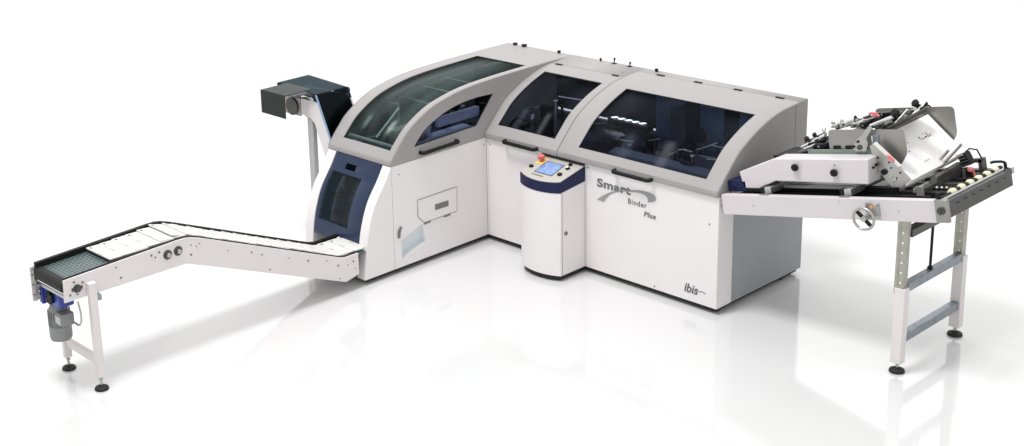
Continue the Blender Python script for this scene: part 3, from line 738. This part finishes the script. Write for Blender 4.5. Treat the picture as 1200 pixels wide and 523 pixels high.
# deck between the beams
p = RB(); p.box(.02, 1.26, .065, .975, -.06, -.035); obj('deck_plate', p, 'gun', tab, bevel=.002)
for y in (.10, .155):
    p = RB(); p.box(.45, 1.60, y, y + .018, -.045, -.012); obj('chain_guide', p, 'black', tab, bevel=.002)
for i in range(6):
    s = 1.41 + i * .036
    if s < 1.62:
        p = RB(); p.cyl((s, .41, -.012), (s + .012, .41, -.012), .006, seg=10); obj('chain_pin', p, 'paper', tab)
for y in (.30, .42, .56, .70, .84):
    p = RB(); p.box(1.28, 1.69, y, y + .055, -.075, -.02); obj('slide_rail', p, 'black' if y != .56 else 'gun', tab, bevel=.004)
p = RB(); p.box(1.444, 1.50, .262, .93, -.022, .012); obj('cross_profile', p, 'gun', tab, bevel=.003)
p = RB(); p.box(1.425, 1.443, .262, .93, -.015, .0135); obj('cross_profile', p, 'alu', tab, bevel=.002)
p = RB(); p.box(1.455, 1.51, .245, .258, -.075, .035); obj('angle_bracket', p, 'plate', tab, bevel=.003)
p = RB(); p.cyl((1.58, .70, -.02), (1.58, .70, .045), .012); obj('guide_pin', p, 'gun', tab)
# roller shaft with cream wheels
p = RB(); p.cyl((1.705, .08, -.012), (1.705, .95, -.012), .012, seg=12); obj('roller_shaft', p, 'black', tab)
for i in range(6):
    y = .275 + i * .126
    p = RB(); p.lathe((1.705, y, -.008), [(.014, -.034), (.024, -.026), (.030, 0), (.024, .026), (.014, .034)], axis=(0, 1, 0), seg=20); w = obj('wheel', p, 'cream', tab)
    p = RB(); p.cyl((1.705, y + .040, -.008), (1.705, y + .085, -.008), .020, seg=16); obj('wheel_spacer', p, 'black', tab)
# end bar
p = RB(); p.box(1.745, 1.795, .02, .965, -.130, -.012); eb = obj('end_bar', p, 'gun', tab, bevel=.004)
p = RB(); p.box(1.735, 1.760, .02, .965, -.0115, -.002); obj('end_bar_cap', p, 'alu', eb, bevel=.002)
for i in range(7):
    y = .14 + i * .115; p = RB(); p.box(1.794, 1.7975, y, y + .04, -.052, -.046); obj('slot', p, 'black', eb)
p = RB(); p.box(1.724, 1.812, -.02, .018, -.150, .012); ebk = obj('end_bracket', p, 'plate', tab, bevel=.004)
p = RB(); p.cyl((1.768, -.02, -.065), (1.768, -.034, -.065), .026, seg=24); p.cyl((1.768, -.034, -.065), (1.768, -.040, -.065), .012, seg=6); obj('shaft_nut', p, 'gun', ebk)
p = RB(); p.cyl((1.745, .01, .012), (1.745, .01, .055), .016, seg=12); obj('stop_knob', p, 'black', ebk)
p = RB(); p.box(1.758, 1.80, .967, 1.0, -.045, .002); obj('far_bracket', p, 'alu', tab, bevel=.004)
p = RB(); p.cyl((1.765, .945, -.002), (1.765, .945, .045), .012, seg=12); p.tube([(1.765, .945, .045), (1.74, .94, .052), (1.69, .93, .052), (1.67, .925, .045)], .010, 10); obj('clamp_lever', p, 'black', tab)
# legs
for y0, zt in ((.035, .985), (.895, .985)):
    p = MB(); p.box(3.952, 4.030, y0, y0 + .07, .075, .655); lg = obj('leg', p, 'whitetop', tab, bevel=.004)
    p = MB(); p.box(3.945, 3.972, y0 + .004, y0 + .010, .60, 1.20 if y0 < .5 else 1.20); p.box(3.972, 4.012, y0 + .004, y0 + .066, .60, 1.19)
    up = obj('upper_post', p, 'zinc', lg, bevel=.002)
    for k in range(6):
        p = MB(); z = .70 + k * .075; p.cyl((3.99, y0 + .004, z), (3.99, y0 + .0015, z), .007, seg=12); obj('hole', p, 'paper', up)
    p = MB(); p.cyl((3.991, y0 + .035, .02), (3.991, y0 + .035, .08), .012, seg=12); obj('foot_spindle', p, 'steel', lg)
    p = MB(); p.lathe((3.991, y0 + .035, 0), [(.052, 0), (.056, .006), (.052, .020), (.030, .030), (.014, .038)], seg=32); obj('foot', p, 'rubber', lg)
for z in (.615, .225):
    p = MB(); p.box(3.965, 4.02, .106, .894, z, z + .065); obj('cross_bar', p, 'galv', tab, bevel=.004)
p = MB(); p.box(3.958, 4.024, .106, .894, 1.03, 1.09); obj('cross_bar', p, 'gun', tab, bevel=.004, label='dark upper cross bar between the legs')
p = MB(); p.cyl((3.992, .46, .68), (3.992, .46, 1.04), .010, seg=12); p.cyl((3.992, .46, .68), (3.992, .46, .70), .02, seg=12); obj('support_rod', p, 'black', tab)
# handwheel
hw_ = RB(); cs, cn = 1.225, -.125
hw_.tube([(cs + .078 * cos(a * pi / 16), -.085 + .0 * sin(a), cn + .078 * sin(a * pi / 16)) for a in range(32)], .0095, 10, closed=True)
hwo = obj('handwheel', hw_, 'steel', tab)
p = RB(); p.cyl((cs, -.002, cn), (cs, -.075, cn), .018); p.lathe((cs, -.07, cn), [(.022, 0), (.022, -.02), (.012, -.026)], axis=(0, 1, 0)); obj('wheel_hub', p, 'steel', hwo)
p = RB(); a = 2.2
p.hexa([(cs - .055, -.092, cn + .045), (cs - .035, -.092, cn + .062), (cs + .055, -.092, cn - .040), (cs + .035, -.092, cn - .058), (cs - .055, -.072, cn + .045), (cs - .035, -.072, cn + .062), (cs + .055, -.072, cn - .040), (cs + .035, -.072, cn - .058)])
obj('wheel_spoke', p, 'black', hwo, bevel=.006)
p = RB(); p.box(cs - .02, cs + .085, -.012, -.001, -.125, -.025); p.cyl((cs + .055, -.001, -.05), (cs + .055, -.02, -.05), .018); obj('wheel_bracket', p, 'steel', tab, bevel=.004)
p = RB(); p.cyl((cs + .03, -.012, -.055), (cs + .03, -.022, -.055), .012); obj('orange_washer', p, 'orange', tab)
# carriage profiles resting on the beam
for s, y1 in ((.345, .45), (1.01, .75)):
    p = RB(); p.box(s, s + .055, .06, y1, .004, .052); cp = obj('carriage_profile', p, 'alu', tab, bevel=.003)
    for dz_ in (.016, .034):
        p = RB(); p.box(s + .0545, s + .057, .062, y1 - .002, dz_, dz_ + .006); obj('profile_groove', p, 'gun', cp)
    p = RB(); p.box(s - .035, s - .001, .058, .12, .003, .05); obj('profile_cap', p, 'black', cp, bevel=.003)
    p = RB(); p.box(s - .02, s + .05, .012, .059, .0015, .008); p.cyl((s + .02, .035, .008), (s + .02, .035, .014), .008, seg=6); obj('profile_foot', p, 'steel', cp)
p = RB(); p.box(.42, 1.0, .20, .225, .012, .034); obj('long_rail', p, 'alu', tab, bevel=.002)
p = RB(); p.box(.12, 1.30, .24, .30, -.03, .02); obj('dark_rail', p, 'black', tab)
p = RB(); p.box(-.01, .16, .10, .40, .002, .09); p.cyl((.05, .095, .05), (.05, .12, .05), .02); obj('junction_block', p, 'navy', tab, bevel=.006)
p = RB(); p.box(.16, .34, .10, .40, .0, .03); obj('junction_base', p, 'black', tab, bevel=.004)

# ================================================================= SHEET FEEDER
fd = thing('sheet_feeder', 'sheet feeder head with white cover, steel side plates and black knobs on the inclined table', 'feeder', (3.4, .5, 1.2))
p = RB(); poly = [(.113, .160), (.442, .267), (1.208, .264), (1.188, .078), (.423, .092), (.272, .030), (.135, .030)]
p.prism(poly, 1, .10, .27); cb = obj('cover', p, 'whitefeed', fd, bevel=.008, seg=3)
for s, n_ in ((.625, .205), (.942, .168)):
    p = RB(); p.lathe((s, .10, n_), [(.012, 0), (.012, -.012), (.026, -.014), (.030, -.022), (.028, -.036), (.018, -.040)], axis=(0, 1, 0), seg=8); obj('knob', p, 'black', cb, bevel=.003)
p = RB(); p.box(.935, .945, .0985, .0998, .214, .224); obj('printed_mark', p, 'ink', cb)
p = RB(); p.cyl((1.198, .16, .19), (1.215, .16, .19), .009, seg=8); p.cyl((1.198, .20, .20), (1.212, .20, .20), .011, seg=8); obj('cover_screw', p, 'black', cb)
# pale green base strip and plates
p = RB(); p.box(.62, 1.15, .275, .289, .235, .296); obj('base_strip', p, 'greenbar', fd, bevel=.003)
p = RB(); p.box(.44, 1.2, .27, .95, .20, .235); obj('base_plate', p, 'gun', fd, bevel=.003)
def rpoly(pts, r, n=5):
    out = []; m_ = len(pts)
    for i in range(m_):
        a, b, c = Vector(pts[i - 1]), Vector(pts[i]), Vector(pts[(i + 1) % m_])
        u = (a - b).normalized(); w = (c - b).normalized()
        rr = min(r, (a - b).length * .4, (c - b).length * .4)
        for k in range(n + 1):
            t = k / n; q = (b + u * rr) * (1 - t) ** 2 + b * 2 * t * (1 - t) + (b + w * rr) * t * t; out.append((q.x, q.y))
    return out
p = RB(); p.prism(rpoly([(.79, .262), (.80, .442), (1.395, .435), (1.40, .262), (1.335, .170), (1.20, .12)], .035), 1, .30, .306); obj('side_plate', p, 'plate', fd, label='front brushed steel side plate')
p = RB(); p.prism(rpoly([(.76, .30), (.775, .452), (1.40, .452), (1.40, .24), (1.30, .10), (1.0, .10)], .035), 1, 1.02, 1.026); obj('side_plate', p, 'plate', fd, label='rear brushed steel side plate')
# slanted bearer with handle strip
p = RB(); p.prism([(1.165, .335), (1.205, .355), (1.372, .180), (1.440, .092), (1.372, .034), (1.293, .033), (1.205, .158)], 1, .215, .225); br = obj('slanted_bearer', p, 'steel', fd, bevel=.002)
p = RB(); p.prism([(1.20, .352), (1.215, .364), (1.385, .188), (1.372, .178)], 1, .205, .235); obj('bearer_edge', p, 'paperback', br, bevel=.002)
for s, n_, r in ((1.255, .145, .022), (1.22, .25, .007), (1.30, .215, .007), (1.34, .10, .007), (1.31, .175, .007), (1.375, .14, .007)):
    p = RB(); p.cyl((s, .215, n_), (s, .200 if r > .01 else .211, n_), r, seg=8); obj('bearer_bolt', p, 'black', br)
for s, n_ in ((1.29, .10), (1.32, .08), (1.30, .07)):
    p = RB(); p.box(s, s + .02, .208, .215, n_, n_ + .02); obj('bearer_block', p, 'alu', br, bevel=.002)
p = RB(); p.tube([(1.30, .205, .268), (1.325, .20, .262), (1.345, .2, .235), (1.335, .2, .222)], .009, 8); p.box(1.31, 1.335, .195, .21, .235, .255); obj('pink_clip', p, 'pink', br)
# bracket arm in front of the steel plate
p = RB(); p.prism([(1.174, .483), (1.189, .459), (1.133, .384), (1.142, .35), (1.119, .29), (1.038, .29), (1.008, .32), (1.061, .38), (1.101, .409), (1.159, .472)], 1, .24, .25); ba = obj('bracket', p, 'steel', fd, bevel=.002)
for s, n_, r_ in ((1.027, .325, .010), (1.067, .363, .009), (1.074, .320, .019)):
    p = RB(); p.cyl((s, .24, n_), (s, .232, n_), r_, seg=16); obj('bracket_hole', p, 'black' if r_ < .015 else 'gun', ba)
p = RB(); p.box(1.155, 1.20, .292, .299, .31, .40); obj('cushion_strip', p, 'galv', fd, bevel=.003)
p = RB(); p.tube([(1.150, .29, .31), (1.152, .29, .395)], .006, 8); obj('cushion_rod', p, 'chrome', fd)
for s in (.828, .925):
    p = RB(); p.box(s, s + .058, .290, .2995, .270, .322); obj('guide_block', p, 'black', fd, bevel=.006)
# carrying frames under the rails
p = RB(); p.hexa([(.84, .45, .37), (1.30, .45, .46), (1.30, .85, .46), (.84, .85, .37), (.84, .45, .385), (1.30, .45, .475), (1.30, .85, .475), (.84, .85, .385)])
obj('guide_frame', p, 'gun', fd, bevel=.004)
p = RB(); p.hexa([(.42, .42, .22), (.80, .42, .33), (.80, .80, .33), (.42, .80, .22), (.42, .42, .24), (.80, .42, .355), (.80, .80, .355), (.42, .80, .24)])
obj('guide_frame', p, 'galv', fd, bevel=.004)
RODS = [(0.463,0.274,0.45,0.678,0.366,0.45,0.014,'chrome'),
  (0.399,0.267,0.6,0.589,0.347,0.6,0.01,'steel'),
  (0.527,0.276,0.38,0.63,0.312,0.38,0.01,'chrome'),
  (0.367,0.267,0.7,0.521,0.33,0.7,0.012,'black'),
  (0.609,0.316,0.4,0.705,0.346,0.4,0.014,'black'),
  (0.751,0.412,0.62,0.899,0.458,0.62,0.009,'chrome'),
  (0.62,0.365,0.7,0.919,0.458,0.7,0.013,'gun'),
  (0.843,0.431,0.5,1.073,0.485,0.5,0.008,'steel'),
  (1.002,0.465,0.62,1.161,0.496,0.62,0.015,'black'),
  (0.867,0.437,0.72,1.001,0.465,0.72,0.01,'steel'),
  (1.111,0.454,0.36,1.288,0.515,0.36,0.013,'chrome'),
  (1.091,0.418,0.45,1.232,0.467,0.45,0.009,'steel'),
  (1.224,0.421,0.42,1.528,0.559,0.42,0.016,'gun'),
  (1.129,0.4,0.62,1.412,0.536,0.62,0.014,'steel'),
  (1.264,0.452,0.42,1.263,0.515,0.62,0.008,'chrome'),
  (1.402,0.508,0.42,1.406,0.566,0.62,0.009,'chrome'),
  (1.245,0.443,0.5,1.303,0.48,0.5,0.012,'black'),
  (1.272,0.453,0.55,1.437,0.546,0.55,0.01,'black'),
  (0.625,0.409,0.5,0.634,0.373,0.5,0.004,'steel'),
  (0.623,0.403,0.55,0.607,0.363,0.55,0.004,'steel'),
  (1.052,0.409,0.55,1.149,0.455,0.55,0.014,'black'),
  (0.908,0.488,0.5,0.905,0.44,0.5,0.005,'black'),
  (0.934,0.479,0.5,0.946,0.431,0.5,0.005,'steel')]
KNOBS = [(0.481, 0.33, 0.5, 0.02, 'black'),(0.52, 0.35, 0.55, 0.018, 'black'),(0.533, 0.327, 0.45, 0.014, 'black'),(0.659, 0.433, 0.6, 0.014, 'steel'),(0.737, 0.443, 0.6, 0.016, 'steel'),(0.768, 0.432, 0.5, 0.012, 'gun'),(0.913, 0.492, 0.5, 0.012, 'black'),(1.26, 0.528, 0.45, 0.032, 'black'),(1.368, 0.575, 0.55, 0.027, 'black'),(1.406, 0.553, 0.62, 0.018, 'black'),(1.339, 0.488, 0.42, 0.02, 'gun'),(1.334, 0.513, 0.5, 0.018, 'gun'),(1.386, 0.541, 0.5, 0.014, 'steel'),(1.079, 0.467, 0.5, 0.018, 'black'),(1.023, 0.46, 0.5, 0.016, 'black'),(1.189, 0.436, 0.4, 0.018, 'black'),(1.211, 0.482, 0.42, 0.014, 'steel'),(0.989, 0.456, 0.48, 0.016, 'gun'),(1.391, 0.552, 0.55, 0.016, 'black'),(1.241, 0.479, 0.55, 0.016, 'black')]
BLOCKS = [(0.698, 0.41, 0.771, 0.438, 0.5, 0.6, 'zinc'),(0.801, 0.422, 0.873, 0.465, 0.45, 0.6, 'steel'),(0.92, 0.429, 1.0, 0.469, 0.4, 0.55, 'steel'),(0.998, 0.426, 1.055, 0.473, 0.4, 0.5, 'black'),(1.003, 0.443, 1.085, 0.476, 0.5, 0.62, 'black'),(1.082, 0.425, 1.168, 0.462, 0.42, 0.55, 'gun'),(0.628, 0.288, 0.745, 0.327, 0.33, 0.42, 'black'),(0.544, 0.294, 0.638, 0.333, 0.5, 0.6, 'gun'),(1.015, 0.473, 1.127, 0.501, 0.6, 0.68, 'black'),(1.145, 0.422, 1.223, 0.467, 0.45, 0.55, 'gun'),(1.228, 0.443, 1.276, 0.476, 0.5, 0.6, 'gun'),(1.277, 0.487, 1.335, 0.524, 0.55, 0.65, 'gun'),(0.421, 0.274, 0.496, 0.31, 0.55, 0.65, 'gun'),(1.343, 0.521, 1.399, 0.554, 0.6, 0.66, 'gun'),(1.186, 0.465, 1.246, 0.511, 0.5, 0.6, 'gun')]

for a, b, c_, d2, e, f_, rr, m in RODS:
    p = RB(); p.tube([(a, c_, b), (d2, f_, e)], rr, 10); obj('rail' if rr > .007 else 'lever', p, m, fd)
for a, b, y, rr, m in KNOBS:
    p = RB(); ax = Vector((-.25, -.8, .55))
    p.cyl(Vector((a, y, b)) - ax.normalized() * .05, (a, y, b), rr * .35, seg=8)
    n_lobe = 7; c0 = Vector((a, y, b)); d0 = ax.normalized(); u0 = d0.orthogonal().normalized(); w0 = d0.cross(u0)
    rings = []
    for h, k in ((-.5, .8), (-.35, 1), (.35, 1), (.55, .75)):
        rings.append([p.v(c0 + d0 * rr * h + (u0 * cos(t * pi / 14) + w0 * sin(t * pi / 14)) * rr * k * (1 + (.10 * cos(n_lobe * t * pi / 14) if m == 'black' else 0))) for t in range(28)])
    for q0, q1 in zip(rings, rings[1:]):
        for t in range(28): p.bm.faces.new([q0[t], q0[(t + 1) % 28], q1[(t + 1) % 28], q1[t]])
    p.bm.faces.new(rings[0][::-1]); p.bm.faces.new(rings[-1])
    obj('knob' if m == 'black' else 'clamp_disc', p, m, fd)
for a, b, c_, d2, y0, y1, m in BLOCKS:
    p = RB(); k = (d2 - b) * .35
    p.prism([(a + .006, b), (c_ - .012, b + .004), (c_, b + k), (c_ - .008, d2), (a + .014, d2 - .004), (a, b + k * 1.4)], 1, y0, y1); o = obj('clamp_block', p, m, fd, bevel=.004)
    p = RB(); p.cyl(((a + c_) / 2, y0, (b + d2) / 2), ((a + c_) / 2, y0 - .006, (b + d2) / 2), min(.009, (d2 - b) * .3), seg=8); obj('clamp_screw', p, 'steel' if m != 'steel' else 'gun', o)
r = random.Random(23)
for i in range(30):
    s = r.uniform(.45, 1.34); y = r.uniform(.4, .75); n_ = .275 + (s - .45) * .235 + r.uniform(-.005, .02) - (y - .5) * .1
    p = RB(); k = r.random()
    if k < .35: p.cyl((s, y - .02, n_), (s, y + .03, n_), .010 + .008 * r.random(), seg=14); nm, mm = 'guide_roller', r.choice(['steel', 'black', 'black'])
    elif k < .7: p.tube([(s, y, n_ - .02), (s + .05 + .05 * r.random(), y + .03, n_ + .01)], .005, 8); nm, mm = 'lever', r.choice(['chrome', 'black', 'steel'])
    else: p.box(s, s + .025, y, y + .03, n_ - .015, n_ + .012); nm, mm = 'stop_block', r.choice(['black', 'gun', 'steel'])
    obj(nm, p, mm, fd)
p = RB(); p.tube([(1.028, .5, .515), (1.05, .5, .522), (1.08, .5, .518), (1.105, .5, .495)], .009, 8); p.box(1.055, 1.095, .492, .508, .495, .522); obj('pink_clip', p, 'pink', fd)
p = RB(); p.box(.30, .50, .30, .60, .215, .245); obj('base_block', p, 'black', fd, bevel=.004)
# fork rods behind the pile
for a, b in (((1.341, .72, .054), (1.481, .72, .189)), ((1.400, .72, .061), (1.582, .72, .232)), ((1.441, .72, .080), (1.572, .72, .157))):
    p = RB(); p.tube([a, b], .010, 8); obj('fork_rod', p, 'steel', fd)
p = RB(); p.hexa([(1.44, .45, .01), (1.50, .45, .01), (1.50, .85, .01), (1.44, .85, .01), (1.46, .48, .05), (1.50, .48, .05), (1.50, .85, .07), (1.46, .85, .07)]); obj('fork_base', p, 'gun', fd, bevel=.004)

# pile of sheets in the hopper
pt = [(1.395, .075), (1.45, .12), (1.20, .405), (1.13, .37)]
ps = thing('sheet_pile', 'slanting pile of white printed sheets held between the steel side plates', 'paper', tuple(T @ Vector((1.3, .65, .05))))
def lay(k0, k1, nm, m, dy=0, ds=0):
    d = Vector((-.74, 0, -.67))
    a = [Vector((1.400 + ds, .318 + dy, .062)), Vector((1.455 + ds, 1.0 + dy, .105)), Vector((1.205 + ds, 1.0 + dy, .400)), Vector((1.150 + ds, .318 + dy, .357))]
    p = RB(); p.hexa([q + d * k1 for q in a] + [q + d * k0 for q in a]); return obj(nm, p, m, ps, bevel=.001)
for i in range(8): lay(.001 + i * .009, .0085 + i * .009, 'sheets', 'paper', r.uniform(-.004, .004), r.uniform(-.003, .003))
front = lay(-.0015, 0, 'top_sheet', 'paper')
A0 = Vector((1.400, .318, .062)); U_ = Vector((1.455, 1.0, .105)) - A0; V_ = Vector((1.150, .318, .357)) - A0; NN = V_.cross(U_).normalized()
if NN.x < 0: NN = -NN
def ontop(u, v, h=.0035): return A0 + U_ * u + V_ * v + NN * h
def mark(lst, m, nm):
    p = RB()
    for u, v, du, dv in lst:
        q = [ontop(u, v), ontop(u + du, v), ontop(u + du, v + dv), ontop(u, v + dv)]; p.hexa([ontop(a_, b_, .0030) for a_, b_ in ((u, v), (u + du, v), (u + du, v + dv), (u, v + dv))] + [ontop(a_, b_, .0042) for a_, b_ in ((u, v), (u + du, v), (u + du, v + dv), (u, v + dv))])
    obj(nm, p, m, front, smooth=False)
mark([(.58, .62, .012, .06), (.60, .60, .05, .012), (.665, .60, .03, .03), (.715, .59, .012, .05), (.74, .59, .035, .012), (.745, .62, .02, .012), (.30, .66, .05, .035), (.27, .70, .025, .02), (.24, .55, .04, .012), (.28, .50, .03, .012), (.37, .66, .02, .012), (.36, .2, .09, .006)], 'ink', 'printed_mark')
mark([(.70, .66, .05, .012), (.72, .69, .02, .01), (.78, .63, .02, .012), (.66, .70, .04, .008), (.33, .56, .02, .01)], 'redink', 'printed_mark')

# sensor head standing on the far side of the table
T_keep = T; T = T @ Matrix.Translation((-.045, 0, -.035))
sn = thing('sensor_head', 'small black ribbed sensor with bracket on the far side of the feed table', 'sensor', tuple(T @ Vector((1.6, .9, 0))))
p = RB(); p.hexa([(1.54, .86, .06), (1.60, .86, .08), (1.60, .94, .08), (1.54, .94, .06), (1.50, .86, .15), (1.565, .86, .17), (1.565, .94, .17), (1.50, .94, .15)]); hb = obj('ribbed_head', p, 'black', sn, bevel=.003)
for k in range(4):
    t = k * .022; p = RB(); p.hexa([(1.541 - t * .45, .855, .072 + t), (1.59 - t * .45, .855, .088 + t), (1.59 - t * .45, .859, .088 + t), (1.541 - t * .45, .859, .072 + t), (1.541 - t * .45, .855, .076 + t), (1.59 - t * .45, .855, .092 + t), (1.59 - t * .45, .859, .092 + t), (1.541 - t * .45, .859, .076 + t)]); obj('rib', p, 'alu', hb)
p = RB(); p.prism(catmull([(1.50, -.01), (1.515, .035), (1.56, .06), (1.61, .045), (1.62, -.01)], 4), 1, .82, .88); obj('sensor_base', p, 'black', sn, bevel=.004)
p = RB(); p.box(1.645, 1.675, .88, .95, .02, .12); p.box(1.61, 1.675, .88, .92, .09, .12); obj('sensor_bracket', p, 'gun', sn, bevel=.004)
p = RB(); p.tube([(1.55, .90, .165), (1.58, .91, .19), (1.63, .92, .18), (1.655, .92, .12)], .006, 8); obj('cable', p, 'black', sn)
p = RB(); p.lathe((1.61, .84, .05), [(.02, 0), (.02, .03), (.01, .035)], axis=(.2, -1, .3), seg=10); p.tube([(1.62, .84, .05), (1.635, .84, -.01)], .010, 8); obj('pink_clip', p, 'pink', sn)
p = RB(); p.lathe((1.475, .86, -.005), [(.024, 0), (.024, .02), (.014, .035)], axis=(0, 0, 1), seg=12); p.tube([(1.48, .86, .03), (1.50, .88, .06)], .008, 8); obj('orange_knob', p, 'orange', sn)

T = T_keep

# ================================================================= CAMERA
CX, CY, CZ, yaw, pit, rol, f_, cx, cy = 8.480679, -8.772901, 4.692227, -0.883724, 0.269144, -0.050307, 1619.341632, -211.442248, -134.568329
f = Vector((sin(yaw) * cos(pit), cos(yaw) * cos(pit), -sin(pit)))
rt = Vector((cos(yaw), -sin(yaw), 0)); up = rt.cross(f)
c_, s_ = cos(rol), sin(rol)
r2 = rt * c_ + up * s_; u2 = rt * -s_ + up * c_
cam = D.cameras.new('Camera'); co = D.objects.new('Camera', cam); COL.objects.link(co)
co.matrix_world = Matrix(((r2.x, u2.x, -f.x, CX), (r2.y, u2.y, -f.y, CY), (r2.z, u2.z, -f.z, CZ), (0, 0, 0, 1)))
cam.sensor_width = 36; cam.lens = f_ / 1200 * 36; cam.shift_x = -cx / 1200; cam.shift_y = cy / 1200
cam.clip_end = 300; cam.clip_start = .1
scene.camera = co

# ================================================================= LIGHT: white studio surround plus a soft box and an added fill
w = D.worlds.new('World'); scene.world = w; w.use_nodes = True
nt = w.node_tree; N = nt.nodes; L = nt.links; bg = N['Background']
tc = N.new('ShaderNodeTexCoord'); sx = N.new('ShaderNodeSeparateXYZ'); L.new(tc.outputs['Generated'], sx.inputs[0])
def term(sock, a, b, lo, hi):
    r_ = N.new('ShaderNodeMapRange'); r_.interpolation_type = 'SMOOTHSTEP'
    r_.inputs['From Min'].default_value = a; r_.inputs['From Max'].default_value = b
    r_.inputs['To Min'].default_value = lo; r_.inputs['To Max'].default_value = hi
    L.new(sock, r_.inputs['Value']); return r_.outputs['Result']
tx = term(sx.outputs['X'], -.3, .9, .84, .97)
dt = N.new('ShaderNodeVectorMath'); dt.operation = 'DOT_PRODUCT'; L.new(tc.outputs['Generated'], dt.inputs[0]); dt.inputs[1].default_value = (-.72, .66, .1)
tz = term(dt.outputs['Value'], .35, .75, 1.0, 1.55)
mu = N.new('ShaderNodeMath'); mu.operation = 'MULTIPLY'; L.new(tx, mu.inputs[0]); L.new(tz, mu.inputs[1])
L.new(mu.outputs[0], bg.inputs['Strength']); bg.inputs['Color'].default_value = (1, .995, .99, 1)

def area(name, loc, target, size, power, col=(1, 1, 1)):
    l = D.lights.new(name, 'AREA'); l.shape = 'RECTANGLE'; l.size, l.size_y = size; l.energy = power; l.color = col
    o = D.objects.new(name, l); COL.objects.link(o); o.location = loc
    o.rotation_euler = (Vector(target) - Vector(loc)).to_track_quat('-Z', 'Y').to_euler(); return o
area('overhead_fill', (-5.0, 11.0, 13.0), (-3.0, 7.0, 0), (30, 26), 1000)  # unseen fill added to keep the back of the floor white
area('key_softbox', (0.5, -5.5, 15), (-.5, 0.5, 0), (3.6, 3.6), 1650)

scene.view_settings.view_transform = 'Standard'; scene.view_settings.look = 'None'
scene.view_settings.exposure = 0; scene.view_settings.gamma = 1
scene.render.engine = 'CYCLES'
scene.cycles.max_bounces = 10; scene.cycles.transparent_max_bounces = 24
scene.render.resolution_x = 1024; scene.render.resolution_y = 446
